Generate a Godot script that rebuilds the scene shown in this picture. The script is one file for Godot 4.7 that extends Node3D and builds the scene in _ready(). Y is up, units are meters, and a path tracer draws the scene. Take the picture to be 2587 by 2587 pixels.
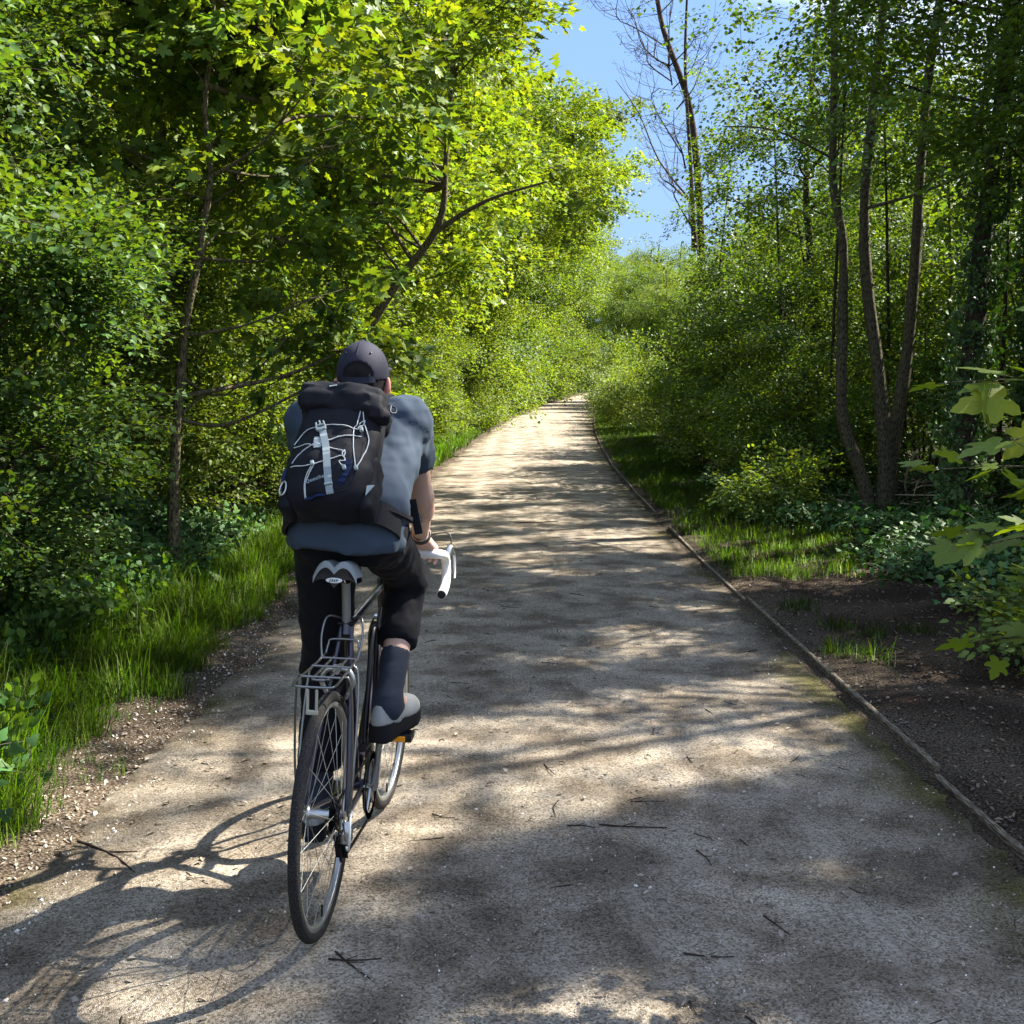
extends Node3D
# A gravel path through spring woodland, a cyclist with a backpack riding away.
# Units are metres; the path runs towards -z; «d» below is the distance -z along it.

var rng := RandomNumberGenerator.new()
var noise_a := FastNoiseLite.new()
var noise_b := FastNoiseLite.new()
var used := {}
var mats := {}
var spray := {}
const SUN := Vector3(0.63, 0.707, -0.32)


func _ready():
	rng.seed = 20240507
	# ---- camera, sky, sun, exposure ----
	var cam := Camera3D.new()
	cam.name = "camera"
	cam.fov = 46.9
	cam.near = 0.05
	cam.far = 900.0
	cam.position = Vector3(0, 1.53, 0)
	cam.rotation_degrees = Vector3(-6.15, 0, 0)
	add_child(cam)
	cam.current = true
	var env := Environment.new()
	env.background_mode = Environment.BG_SKY
	var sky := Sky.new()
	var sm := ProceduralSkyMaterial.new()
	sm.sky_top_color = Color(0.215, 0.305, 0.45)
	sm.sky_horizon_color = Color(0.295, 0.36, 0.43)
	sm.sky_curve = 0.22
	sm.ground_bottom_color = Color(0.16, 0.17, 0.12)
	sm.ground_horizon_color = Color(0.5, 0.56, 0.6)
	sm.sky_energy_multiplier = 1.0
	sm.sun_angle_max = 8.0
	sm.sky_cover = fill_cloud_cover()
	sm.sky_cover_modulate = Color(0.62, 0.6, 0.57, 0.6)  # strong enough that the unseen clouds lift the ambient light
	sky.sky_material = sm
	env.sky = sky
	env.tonemap_mode = Environment.TONE_MAPPER_LINEAR
	env.tonemap_exposure = 7.4
	env.sdfgi_enabled = true
	env.ssao_enabled = true
	env.ssil_enabled = true
	var we := WorldEnvironment.new()
	we.name = "world_environment"
	we.environment = env
	add_child(we)
	var sun := DirectionalLight3D.new()
	sun.name = "sun"
	sun.light_energy = 1.02
	sun.light_color = Color(1.0, 0.98, 0.94)
	sun.light_angular_distance = 0.5
	sun.shadow_enabled = true
	add_child(sun)
	sun.look_at_from_position(SUN * 50.0, Vector3.ZERO, Vector3.UP)

	noise_a.seed = 11
	noise_a.frequency = 1.0
	noise_a.fractal_octaves = 3
	noise_b.seed = 29
	noise_b.noise_type = FastNoiseLite.TYPE_SIMPLEX
	noise_b.frequency = 1.0
	noise_b.fractal_octaves = 2
	make_materials()
	make_sprays()
	build_ground()
	build_edging()
	build_woods()
	build_verges()
	build_bicycle()
	build_person()
	build_backpack()
	build_litter()


# ---------------------------------------------------------------- naming
func numbered(called: String) -> String:
	if not used.has(called):
		used[called] = 0
		return called
	used[called] += 1
	return "%s_%03d" % [called, used[called]]


func tag(o: Node, label := "", category := "", group := "", kind := "") -> void:
	if label:
		o.set_meta("label", label)
	if category:
		o.set_meta("category", category)
	if group:
		o.set_meta("group", group)
	if kind:
		o.set_meta("kind", kind)


func thing(called: String, label: String, category: String, at := Vector3.ZERO, group := "") -> Node3D:
	var o := Node3D.new()
	o.name = numbered(called)
	o.position = at
	add_child(o, true)
	tag(o, label, category, group)
	return o


func piece(called: String, mesh: Mesh, mat: Material, parent: Node = null) -> MeshInstance3D:
	var o := MeshInstance3D.new()
	o.mesh = mesh
	if mat:
		o.material_override = mat
	if parent == null:
		o.name = numbered(called)
		add_child(o, true)
	else:
		var k := 0
		var nm := called
		while parent.has_node(nm):
			k += 1
			nm = "%s_%03d" % [called, k]
		o.name = nm
		parent.add_child(o, true)
	return o


func scatter(called: String, mesh: Mesh, mat: Material, xfs: Array, cols: PackedColorArray, parent: Node = null) -> MultiMeshInstance3D:
	var mm := MultiMesh.new()
	mm.transform_format = MultiMesh.TRANSFORM_3D
	mm.use_colors = true
	mm.mesh = mesh
	mm.instance_count = xfs.size()
	for i in xfs.size():
		mm.set_instance_transform(i, xfs[i])
		mm.set_instance_color(i, cols[i])
	var o := MultiMeshInstance3D.new()
	o.multimesh = mm
	o.material_override = mat
	if parent == null:
		o.name = numbered(called)
		add_child(o, true)
	else:
		o.name = called
		parent.add_child(o, true)
		o.set_meta("kind", "stuff")
	return o


# ---------------------------------------------------------------- mesh builder
class MB:
	var v := PackedVector3Array()
	var n := PackedVector3Array()
	var c := PackedColorArray()
	var ix := PackedInt32Array()

	func vert(p: Vector3, nn: Vector3, col: Color) -> int:
		v.append(p)
		n.append(nn)
		c.append(col)
		return v.size() - 1

	func tri(a: int, b: int, d: int) -> void:
		ix.append(a)
		ix.append(b)
		ix.append(d)

	func quad(a: int, b: int, d: int, e: int) -> void:
		ix.append_array(PackedInt32Array([a, b, d, a, d, e]))

	# winding is set so that the face looks along «out»
	func face(pts: Array, out: Vector3, col := Color.WHITE) -> void:
		var nn: Vector3 = (pts[2] - pts[0]).cross(pts[1] - pts[0]).normalized()
		var flip := nn.dot(out) < 0.0
		if flip:
			nn = -nn
		var s := v.size()
		for p in pts:
			vert(p, nn, col)
		for i in range(1, pts.size() - 1):
			if flip:
				tri(s, s + i + 1, s + i)
			else:
				tri(s, s + i, s + i + 1)

	func tube(pts: Array, radii: Array, sides: int, col := Color.WHITE, caps := true, wob := 0.0, closed := false) -> void:
		var m := pts.size()
		var t: Vector3 = (pts[1] - pts[0]).normalized()
		var u := t.cross(Vector3.UP if absf(t.y) < 0.9 else Vector3.RIGHT).normalized()
		var s := v.size()
		for i in m:
			var t2: Vector3
			if closed:
				t2 = (pts[(i + 1) % m] - pts[(i + m - 1) % m]).normalized()
			elif i == 0:
				t2 = t
			elif i == m - 1:
				t2 = (pts[i] - pts[i - 1]).normalized()
			else:
				t2 = (pts[i + 1] - pts[i - 1]).normalized()
			u = (u - t2 * u.dot(t2)).normalized()
			var w := t2.cross(u)
			var r: float = radii[mini(i, radii.size() - 1)]
			for k in sides:
				var a := TAU * k / sides
				var dir := u * cos(a) + w * sin(a)
				var rr := r * (1.0 + wob * sin(a * 3.0 + i * 1.7) * 0.5 + wob * sin(a * 2.0 - i * 0.9) * 0.5)
				vert(pts[i] + dir * rr, dir, col)
		var rings := m if closed else m - 1
		for i in rings:
			for k in sides:
				var k2 := (k + 1) % sides
				var a := s + i * sides + k
				var b := s + i * sides + k2
				var a2 := s + ((i + 1) % m) * sides + k
				var b2 := s + ((i + 1) % m) * sides + k2
				quad(a, a2, b2, b)
		if caps and not closed:
			for e in 2:
				var i := 0 if e == 0 else m - 1
				var nn: Vector3 = (pts[0] - pts[1]).normalized() if e == 0 else (pts[m - 1] - pts[m - 2]).normalized()
				var o := vert(pts[i], nn, col)
				var first := v.size()
				for k in sides:
					vert(v[s + i * sides + k], nn, col)
				for k in sides:
					var k2 := (k + 1) % sides
					if e == 0:
						tri(o, first + k, first + k2)
					else:
						tri(o, first + k2, first + k)

	# a box with chamfered edges, half sizes h, placed by xf
	func box(xf: Transform3D, h: Vector3, ch := 0.003, col := Color.WHITE) -> void:
		ch = minf(ch, minf(h.x, minf(h.y, h.z)) * 0.49)
		for ax in 3:
			for sg in [-1.0, 1.0]:
				var d := Vector3.ZERO
				d[ax] = sg
				var a1 := (ax + 1) % 3
				var a2 := (ax + 2) % 3
				var pts := []
				for q in [[-1, -1], [1, -1], [1, 1], [-1, 1]]:
					var p := Vector3.ZERO
					p[ax] = sg * h[ax]
					p[a1] = q[0] * (h[a1] - ch)
					p[a2] = q[1] * (h[a2] - ch)
					pts.append(xf * p)
				face(pts, xf.basis * d, col)
		for ax in 3:
			var a1 := (ax + 1) % 3
			var a2 := (ax + 2) % 3
			for s1 in [-1.0, 1.0]:
				for s2 in [-1.0, 1.0]:
					var pts := []
					for q in [[-1, 0], [1, 0], [1, 1], [-1, 1]]:
						var p := Vector3.ZERO
						p[ax] = q[0] * (h[ax] - ch)
						p[a1] = s1 * (h[a1] - (ch if q[1] == 0 else 0.0))
						p[a2] = s2 * (h[a2] - (0.0 if q[1] == 0 else ch))
						pts.append(xf * p)
					var d := Vector3.ZERO
					d[a1] = s1
					d[a2] = s2
					face(pts, xf.basis * d, col)
		for sx in [-1.0, 1.0]:
			for sy in [-1.0, 1.0]:
				for sz in [-1.0, 1.0]:
					face([xf * Vector3(sx * h.x, sy * (h.y - ch), sz * (h.z - ch)), xf * Vector3(sx * (h.x - ch), sy * h.y, sz * (h.z - ch)), xf * Vector3(sx * (h.x - ch), sy * (h.y - ch), sz * h.z)], xf.basis * Vector3(sx, sy, sz), col)

	# solid of revolution: profile of (radius, height) turned round xf's y axis
	func lathe(xf: Transform3D, prof: Array, sides: int, col := Color.WHITE) -> void:
		var s := v.size()
		var m := prof.size()
		for i in m:
			var p: Vector2 = prof[i]
			var q0: Vector2 = prof[maxi(i - 1, 0)]
			var q1: Vector2 = prof[mini(i + 1, m - 1)]
			var tt := q1 - q0
			var nr := Vector2(tt.y, -tt.x).normalized()
			for k in sides:
				var a := TAU * k / sides
				var dir := Vector3(cos(a), 0, sin(a))
				vert(xf * (dir * p.x + Vector3.UP * p.y), (xf.basis * (dir * nr.x + Vector3.UP * nr.y)).normalized(), col)
		for i in m - 1:
			for k in sides:
				var k2 := (k + 1) % sides
				quad(s + i * sides + k, s + i * sides + k2, s + (i + 1) * sides + k2, s + (i + 1) * sides + k)

	func smooth() -> void:
		for i in n.size():
			n[i] = Vector3.ZERO
		for i in range(0, ix.size(), 3):
			var a := ix[i]
			var b := ix[i + 1]
			var d := ix[i + 2]
			var nn := (v[d] - v[a]).cross(v[b] - v[a])
			n[a] += nn
			n[b] += nn
			n[d] += nn
		for i in n.size():
			n[i] = n[i].normalized() if n[i].length_squared() > 1e-20 else Vector3.UP

	func mesh() -> ArrayMesh:
		var arr := []
		arr.resize(Mesh.ARRAY_MAX)
		arr[Mesh.ARRAY_VERTEX] = v
		arr[Mesh.ARRAY_NORMAL] = n
		arr[Mesh.ARRAY_COLOR] = c
		arr[Mesh.ARRAY_INDEX] = ix
		var m := ArrayMesh.new()
		m.add_surface_from_arrays(Mesh.PRIMITIVE_TRIANGLES, arr)
		return m


# a smooth curve through the points, «per» steps between neighbours
func curve(pts: Array, per := 6) -> Array:
	var out := []
	for i in pts.size() - 1:
		var p0: Vector3 = pts[maxi(i - 1, 0)]
		var p1: Vector3 = pts[i]
		var p2: Vector3 = pts[i + 1]
		var p3: Vector3 = pts[mini(i + 2, pts.size() - 1)]
		for k in per:
			out.append(p1.cubic_interpolate(p2, p0, p3, float(k) / per))
	out.append(pts[-1])
	return out


func taper(n: int, a: float, b: float) -> Array:
	var out := []
	for i in n:
		out.append(lerpf(a, b, float(i) / maxf(1.0, n - 1)))
	return out


func rod(called: String, pts: Array, r: float, sides: int, mat: Material, parent: Node) -> MeshInstance3D:
	var m := MB.new()
	m.tube(pts, [r], sides)
	return piece(called, m.mesh(), mat, parent)


# ---------------------------------------------------------------- materials
func fill_cloud_cover() -> ImageTexture:
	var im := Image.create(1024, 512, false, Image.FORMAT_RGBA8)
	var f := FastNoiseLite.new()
	f.seed = 24  # picked so added clouds out of view brighten the shade, view mostly clear
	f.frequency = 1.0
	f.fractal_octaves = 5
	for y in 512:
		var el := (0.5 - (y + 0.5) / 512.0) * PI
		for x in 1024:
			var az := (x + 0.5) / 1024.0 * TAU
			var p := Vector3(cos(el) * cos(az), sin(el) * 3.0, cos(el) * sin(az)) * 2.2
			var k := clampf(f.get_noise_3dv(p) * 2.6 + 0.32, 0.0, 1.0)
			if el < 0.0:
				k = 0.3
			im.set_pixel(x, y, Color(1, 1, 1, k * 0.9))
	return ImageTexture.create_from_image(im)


func noise_tex(freq: float, stops: Array, colors: Array, sd: int, kind := FastNoiseLite.TYPE_SIMPLEX_SMOOTH, size := 512, oct := 4) -> NoiseTexture2D:
	var f := FastNoiseLite.new()
	f.seed = sd
	f.noise_type = kind
	f.frequency = freq
	f.fractal_octaves = oct
	if kind == FastNoiseLite.TYPE_CELLULAR:
		f.cellular_return_type = FastNoiseLite.RETURN_CELL_VALUE
		f.fractal_type = FastNoiseLite.FRACTAL_NONE
	var t := NoiseTexture2D.new()
	t.width = size
	t.height = size
	t.seamless = true
	t.noise = f
	if stops.size():
		var g := Gradient.new()
		g.offsets = PackedFloat32Array(stops)
		g.colors = PackedColorArray(colors)
		t.color_ramp = g
	return t


func plain(called: String, col: Color, rough := 0.6, metal := 0.0, spec := 0.5) -> StandardMaterial3D:
	var m := StandardMaterial3D.new()
	m.resource_name = called
	m.albedo_color = col
	m.roughness = rough
	m.metallic = metal
	m.metallic_specular = spec
	mats[called] = m
	return m


func grain(m: StandardMaterial3D, tex: Texture2D, scale: float, world := true) -> void:
	m.albedo_texture = tex
	m.uv1_triplanar = true
	m.uv1_world_triplanar = world
	m.uv1_scale = Vector3.ONE * scale


func relief(m: StandardMaterial3D, tex: Texture2D, cm: float) -> void:
	m.heightmap_enabled = true
	m.heightmap_texture = tex
	m.heightmap_scale = cm


func leafy(called: String, through: Color, rough: float, spec := 0.4) -> StandardMaterial3D:
	var m := plain(called, Color.WHITE, rough, 0.0, spec)
	m.vertex_color_use_as_albedo = true
	m.backlight_enabled = true
	m.backlight = through
	return m


func make_materials() -> void:
	leafy("leaf", Color(1.0, 0.97, 0.4), 0.5, 0.3)
	leafy("leaf_glossy", Color(0.5, 0.55, 0.2), 0.55, 0.32)
	leafy("grass_blade", Color(0.85, 1.0, 0.35), 0.5, 0.35)
	var w := Color.WHITE
	# path: fine crushed stone, layered speckle and relief
	var p := plain("gravel_path", w, 0.95, 0.0, 0.25)
	p.vertex_color_use_as_albedo = true
	grain(p, noise_tex(0.11, [0.0, 0.3, 0.55, 0.8, 1.0], [Color(0.55, 0.53, 0.5), Color(0.74, 0.73, 0.71), Color(0.84, 0.83, 0.82), Color(0.9, 0.89, 0.88), w], 3, FastNoiseLite.TYPE_CELLULAR, 1024), 1.5)
	p.detail_enabled = true
	p.detail_blend_mode = BaseMaterial3D.BLEND_MODE_MUL
	p.detail_uv_layer = BaseMaterial3D.DETAIL_UV_2
	p.detail_albedo = noise_tex(0.012, [0.25, 0.5, 0.75], [Color(0.72, 0.7, 0.68), Color(0.9, 0.89, 0.88), w], 8, FastNoiseLite.TYPE_SIMPLEX_SMOOTH, 512, 5)
	p.uv2_triplanar = true
	p.uv2_world_triplanar = true
	p.uv2_scale = Vector3.ONE * 0.37
	relief(p, noise_tex(0.16, [], [], 14, FastNoiseLite.TYPE_SIMPLEX, 1024, 3), 0.6)
	# woodland soil
	var s := plain("soil", w, 0.98, 0.0, 0.2)
	s.vertex_color_use_as_albedo = true
	grain(s, noise_tex(0.13, [0.2, 0.45, 0.6, 0.85], [Color(0.4, 0.38, 0.36), Color(0.62, 0.58, 0.54), Color(0.85, 0.82, 0.78), w], 21, FastNoiseLite.TYPE_SIMPLEX, 512, 5), 0.8)
	relief(s, noise_tex(0.15, [], [], 33, FastNoiseLite.TYPE_SIMPLEX, 512, 5), 0.7)
	# bark: grey-brown, streaked along the trunk
	for b in [["bark_grey", Color(0.46, 0.42, 0.36)], ["bark_dark", Color(0.33, 0.29, 0.25)], ["bark_young", Color(0.5, 0.45, 0.36)], ["bark_twig", Color(0.36, 0.29, 0.26)]]:
		var m := plain(b[0], b[1], 0.9, 0.0, 0.25)
		grain(m, noise_tex(0.03, [0.25, 0.45, 0.6, 0.8], [Color(0.45, 0.45, 0.45), Color(0.75, 0.74, 0.72), Color(0.92, 0.92, 0.88), Color(0.8, 0.88, 0.7)], 40, FastNoiseLite.TYPE_SIMPLEX, 512, 5), 1.0)
		m.uv1_scale = Vector3(3.0, 0.9, 3.0)
		relief(m, noise_tex(0.06, [], [], 42, FastNoiseLite.TYPE_SIMPLEX, 512, 5), 1.5)
	var t := plain("edging_timber", Color(0.5, 0.46, 0.4), 0.9, 0.0, 0.25)
	grain(t, noise_tex(0.02, [0.3, 0.5, 0.7], [Color(0.55, 0.53, 0.5), Color(0.8, 0.78, 0.74), w], 51, FastNoiseLite.TYPE_SIMPLEX, 512, 5), 1.0)
	t.uv1_scale = Vector3(14.0, 14.0, 1.0)
	relief(t, t.albedo_texture, 0.4)
	plain("twig", Color(0.2, 0.165, 0.14), 0.9, 0.0, 0.25)
	plain("twig_pale", Color(0.62, 0.55, 0.45), 0.85, 0.0, 0.25)
	var g := plain("pebble", w, 0.9, 0.0, 0.3)
	g.vertex_color_use_as_albedo = true
	var l := leafy("dry_leaf", Color(0.35, 0.25, 0.12), 0.8, 0.3)
	l.backlight = Color(0.3, 0.25, 0.15)
	# bicycle and rider
	var fp := plain("frame_paint", Color(0.13, 0.09, 0.15), 0.3, 0.3, 0.5)
	fp.clearcoat_enabled = true
	fp.clearcoat = 0.8
	fp.clearcoat_roughness = 0.15
	plain("chrome", Color(0.8, 0.8, 0.8), 0.18, 1.0)
	plain("aluminium", Color(0.72, 0.72, 0.7), 0.36, 0.9)
	plain("rack_steel", Color(0.5, 0.5, 0.49), 0.3, 0.9)
	plain("dull_alloy", Color(0.55, 0.55, 0.53), 0.5, 0.6)
	plain("black_plastic", Color(0.05, 0.05, 0.055), 0.45, 0.0, 0.5)
	plain("dark_steel", Color(0.12, 0.115, 0.11), 0.45, 0.7)
	var ty := plain("tyre_rubber", Color(0.27, 0.26, 0.25), 0.9, 0.0, 0.3)
	grain(ty, noise_tex(0.06, [0.3, 0.5, 0.7], [Color(0.5, 0.5, 0.5), Color(0.75, 0.74, 0.72), w], 61), 6.0, false)
	relief(ty, noise_tex(0.09, [], [], 62), 0.5)
	plain("bar_tape", Color(0.8, 0.8, 0.78), 0.7, 0.0, 0.4)
	plain("saddle_white", Color(0.52, 0.535, 0.53), 0.5, 0.0, 0.45)
	plain("amber", Color(0.95, 0.6, 0.05), 0.25, 0.0, 0.6)
	plain("badge_white", Color(0.85, 0.86, 0.84), 0.5)
	plain("ink", Color(0.06, 0.06, 0.07), 0.6)
	plain("dull_red", Color(0.5, 0.06, 0.05), 0.45)
	plain("bracket_grey", Color(0.62, 0.6, 0.52), 0.6)
	for c in [["shirt_cloth", Color(0.24, 0.285, 0.335), 0.85], ["trouser_cloth", Color(0.065, 0.065, 0.085), 0.85], ["sock_cloth", Color(0.19, 0.205, 0.245), 0.95], ["cap_cloth", Color(0.185, 0.185, 0.23), 0.8], ["pack_cloth", Color(0.095, 0.095, 0.115), 0.75], ["pack_panel", Color(0.1, 0.105, 0.13), 0.7], ["shoe_leather", Color(0.6, 0.6, 0.58), 0.7], ["strap_grey", Color(0.58, 0.62, 0.62), 0.7], ["pack_blue", Color(0.07, 0.14, 0.27), 0.65]]:
		var cm := plain(c[0], c[1], c[2], 0.0, 0.3)
		grain(cm, noise_tex(0.2, [0.2, 0.8], [Color(0.82, 0.82, 0.82), w], 71, FastNoiseLite.TYPE_SIMPLEX, 256, 2), 9.0, false)
		relief(cm, cm.albedo_texture, 0.05)
		cm.rim_enabled = true
		cm.rim = 0.12
		cm.rim_tint = 0.5
	plain("sole_rubber", Color(0.09, 0.09, 0.095), 0.75, 0.0, 0.3)
	plain("cord_white", Color(0.72, 0.73, 0.71), 0.7)
	var sk := plain("skin", w, 0.55, 0.0, 0.4)
	sk.vertex_color_use_as_albedo = true
	sk.subsurf_scatter_enabled = true
	sk.subsurf_scatter_strength = 0.25
	var hr := plain("hair", Color(0.13, 0.1, 0.085), 0.6, 0.0, 0.4)
	grain(hr, noise_tex(0.12, [0.3, 0.7], [Color(0.5, 0.5, 0.5), w], 81), 8.0, false)
	hr.uv1_scale = Vector3(40, 6, 40)
	relief(hr, noise_tex(0.2, [], [], 82), 0.3)
	plain("eye_white", Color(0.9, 0.88, 0.85), 0.2)
	plain("eye_dark", Color(0.1, 0.07, 0.05), 0.2)


# ---------------------------------------------------------------- leaves and sprays
# one leaf lying along +z from the origin, its upper side towards +y
func leaf_oval(m: MB, xf: Transform3D, l: float, w: float, col: Color) -> void:
	var up := xf.basis.y.normalized()
	var s := m.v.size()
	var pts := [Vector3(0, 0, 0), Vector3(-w * 0.42, w * 0.13, l * 0.22), Vector3(-w * 0.47, w * 0.14, l * 0.58), Vector3(0, -l * 0.08, l), Vector3(w * 0.47, w * 0.14, l * 0.58), Vector3(w * 0.42, w * 0.13, l * 0.22), Vector3(0, 0.0, l * 0.45)]
	for i in 7:
		var p: Vector3 = pts[i]
		var nn := (up - xf.basis.x.normalized() * signf(p.x) * 0.25 + xf.basis.z.normalized() * (p.z / l - 0.4) * 0.2).normalized()
		m.vert(xf * p, nn, col)
	for i in 6:
		m.tri(s + 6, s + (i + 1) % 6, s + i)


func leaf_kite(m: MB, xf: Transform3D, l: float, w: float, col: Color) -> void:
	var up := xf.basis.y.normalized()
	var side := xf.basis.x.normalized()
	var s := m.v.size()
	m.vert(xf * Vector3(0, 0, 0), up, col)
	m.vert(xf * Vector3(-w * 0.5, w * 0.12, l * 0.45), (up + side * 0.3).normalized(), col)
	m.vert(xf * Vector3(0, -l * 0.06, l), up, col)
	m.vert(xf * Vector3(w * 0.5, w * 0.12, l * 0.45), (up - side * 0.3).normalized(), col)
	m.tri(s, s + 2, s + 1)
	m.tri(s, s + 3, s + 2)


# a five-lobed sycamore leaf with coarse teeth, from the stalk's end at the origin
func leaf_maple(m: MB, xf: Transform3D, l: float, col: Color, fine := true) -> void:
	var half := []
	if fine:
		half = [Vector2(0.0, 0.02), Vector2(0.08, -0.1), Vector2(0.24, -0.14), Vector2(0.42, -0.08), Vector2(0.4, 0.06), Vector2(0.29, 0.17), Vector2(0.42, 0.26), Vector2(0.5, 0.42), Vector2(0.46, 0.52), Vector2(0.36, 0.49), Vector2(0.28, 0.47), Vector2(0.17, 0.5), Vector2(0.22, 0.6), Vector2(0.21, 0.72), Vector2(0.13, 0.79), Vector2(0.09, 0.9), Vector2(0.0, 1.0)]
	else:
		half = [Vector2(0.0, 0.02), Vector2(0.22, -0.12), Vector2(0.42, -0.05), Vector2(0.29, 0.17), Vector2(0.5, 0.45), Vector2(0.18, 0.48), Vector2(0.2, 0.72), Vector2(0.0, 1.0)]
	var ring := half.duplicate()
	for i in range(half.size() - 2, 0, -1):
		ring.append(Vector2(-half[i].x, half[i].y))
	var up := xf.basis.y.normalized()
	var s := m.v.size()
	m.vert(xf * Vector3(0, 0, 0.3 * l), up, col)
	for q in ring:
		var p := Vector3(q.x, -0.16 * q.x * q.x - 0.22 * (q.y - 0.3) * absf(q.y - 0.3) + 0.05 * absf(q.x), q.y) * l
		var nn: Vector3 = (up - xf.basis.x.normalized() * signf(q.x) * 0.12 + xf.basis.z.normalized() * (q.y - 0.3) * 0.25).normalized()
		m.vert(xf * p, nn, col)
	var k := ring.size()
	for i in k:
		m.tri(s, s + 1 + i, s + 1 + (i + 1) % k)


# raised paler veins for a leaf one looks at closely
func leaf_veins(m: MB, col: Color) -> void:
	for q in [Vector2(0, 0.97), Vector2(0.48, 0.44), Vector2(-0.48, 0.44), Vector2(0.4, -0.06), Vector2(-0.4, -0.06), Vector2(0.2, 0.7), Vector2(-0.2, 0.7)]:
		var a := Vector2(0, 0.02) if absf(q.y - 0.7) > 0.01 else Vector2(0, 0.36)
		var side: Vector2 = (q - a).orthogonal().normalized() * 0.007
		for k in 4:
			var quad_pts := []
			for e in [[k / 4.0, -1.0], [k / 4.0, 1.0], [(k + 1) / 4.0, 1.0], [(k + 1) / 4.0, -1.0]]:
				var t: float = e[0]
				var p: Vector2 = a.lerp(q, t) + side * e[1] * (1.0 - 0.75 * t)
				quad_pts.append(Vector3(p.x, 0.006 - 0.16 * p.x * p.x - 0.22 * (p.y - 0.3) * absf(p.y - 0.3) + 0.05 * absf(p.x), p.y))
			m.face(quad_pts, Vector3.UP, col)


func leaf_ivy(m: MB, xf: Transform3D, l: float, col: Color) -> void:
	var ring := [Vector2(0, 0.06), Vector2(0.22, -0.06), Vector2(0.42, 0.08), Vector2(0.46, 0.28), Vector2(0.3, 0.42), Vector2(0.2, 0.7), Vector2(0, 1.0), Vector2(-0.2, 0.7), Vector2(-0.3, 0.42), Vector2(-0.46, 0.28), Vector2(-0.42, 0.08), Vector2(-0.22, -0.06)]
	var up := xf.basis.y.normalized()
	var s := m.v.size()
	m.vert(xf * Vector3(0, 0.02 * l, 0.35 * l), up, col)
	for q in ring:
		m.vert(xf * (Vector3(q.x, -0.2 * q.x * q.x - 0.1 * q.y * q.y, q.y) * l), (up + xf.basis.x.normalized() * q.x * 0.4 + xf.basis.z.normalized() * (q.y - 0.3) * 0.3).normalized(), col)
	for i in 12:
		m.tri(s, s + 1 + i, s + 1 + (i + 1) % 12)


func turn(dir: Vector3, up: Vector3) -> Basis:
	var z := dir.normalized()
	var x := up.cross(z)
	if x.length_squared() < 1e-6:
		x = Vector3.RIGHT.cross(z)
	x = x.normalized()
	return Basis(x, z.cross(x), z)


func vary(c: Color, k: float) -> Color:
	var f := 1.0 + rng.randf_range(-k, k)
	var h := rng.randf_range(-k, k) * 0.5
	return Color(c.r * f * (1.0 + h), c.g * f, c.b * f * (1.0 - h))


func rv() -> Vector3:
	return Vector3(rng.randfn(), rng.randfn(), rng.randfn())


# a twig along +z with leaves in a loose layer on both sides
func twig_spray(kind: String, length: float, n: int, l: float, w: float, col: Color, wood: Color, messy := 0.35) -> ArrayMesh:
	var m := MB.new()
	var axis := curve([Vector3.ZERO, Vector3(rng.randf_range(-0.1, 0.1), rng.randf_range(-0.05, 0.1), 0.5) * length, Vector3(rng.randf_range(-0.2, 0.2), rng.randf_range(-0.2, 0.05), 1.0) * length], 2)
	m.tube(axis, taper(axis.size(), 0.003, 0.0012), 3, wood, false)
	for i in n:
		var t := pow((i + 1.0) / n, 0.85)
		var at: Vector3 = axis[int(t * (axis.size() - 1))]
		var side := -1.0 if i % 2 == 0 else 1.0
		var out := Vector3(side * rng.randf_range(0.5, 1.1), rng.randf_range(-0.5, 0.25), rng.randf_range(0.1, 0.9) + (2.0 if i == n - 1 else 0.0))
		at += Vector3(side * rng.randf() * 0.22, rng.randf_range(-0.15, 0.15), rng.randf_range(-0.1, 0.1)) * length
		var up := Vector3.UP + rv() * messy
		var xf := Transform3D(turn(out, up), at)
		var sz := rng.randf_range(0.65, 1.15)
		var cc := vary(col, 0.34)
		if kind == "oval":
			leaf_oval(m, xf, l * sz, w * sz, cc)
		elif kind == "maple":
			leaf_maple(m, xf, l * sz, cc, false)
		elif kind == "maple_fine":
			leaf_maple(m, xf, l * sz, cc, true)
		elif kind == "ivy":
			leaf_ivy(m, xf, l * sz, cc)
		else:
			leaf_kite(m, xf, l * sz, w * sz, cc)
	return m.mesh()


func grass_tuft(n: int, h: float, spread: float, col: Color, broad := 0.0042) -> ArrayMesh:
	var m := MB.new()
	for i in n:
		var a := rng.randf() * TAU
		var base := Vector3(cos(a), 0, sin(a)) * spread * sqrt(rng.randf())
		var a2 := a + rng.randf_range(-1.2, 1.2)
		var lean := Vector3(cos(a2), 0, sin(a2)) * rng.randf_range(0.2, 1.15)
		var hh := h * rng.randf_range(0.45, 1.1)
		var side := Vector3(-sin(a2), 0, cos(a2)).rotated(Vector3.UP, rng.randf_range(-0.9, 0.9))
		var cc := vary(col, 0.25) if rng.randf() > 0.09 else Color(0.36, 0.3, 0.15)
		var s := m.v.size()
		var w := broad * rng.randf_range(0.7, 1.3)
		for k in 4:
			var t := k / 3.0
			var p := base + lean * hh * t * t + Vector3.UP * hh * (t - 0.28 * t * t * t * lean.length() * 1.6)
			var nn := (Vector3.UP * 0.5 - lean + side * 0.2).normalized()
			var ww := w * (1.0 - t * 0.85)
			m.vert(p - side * ww, nn, cc)
			m.vert(p + side * ww, nn, cc)
		for k in 3:
			m.quad(s + k * 2, s + k * 2 + 1, s + k * 2 + 3, s + k * 2 + 2)
	return m.mesh()


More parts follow.
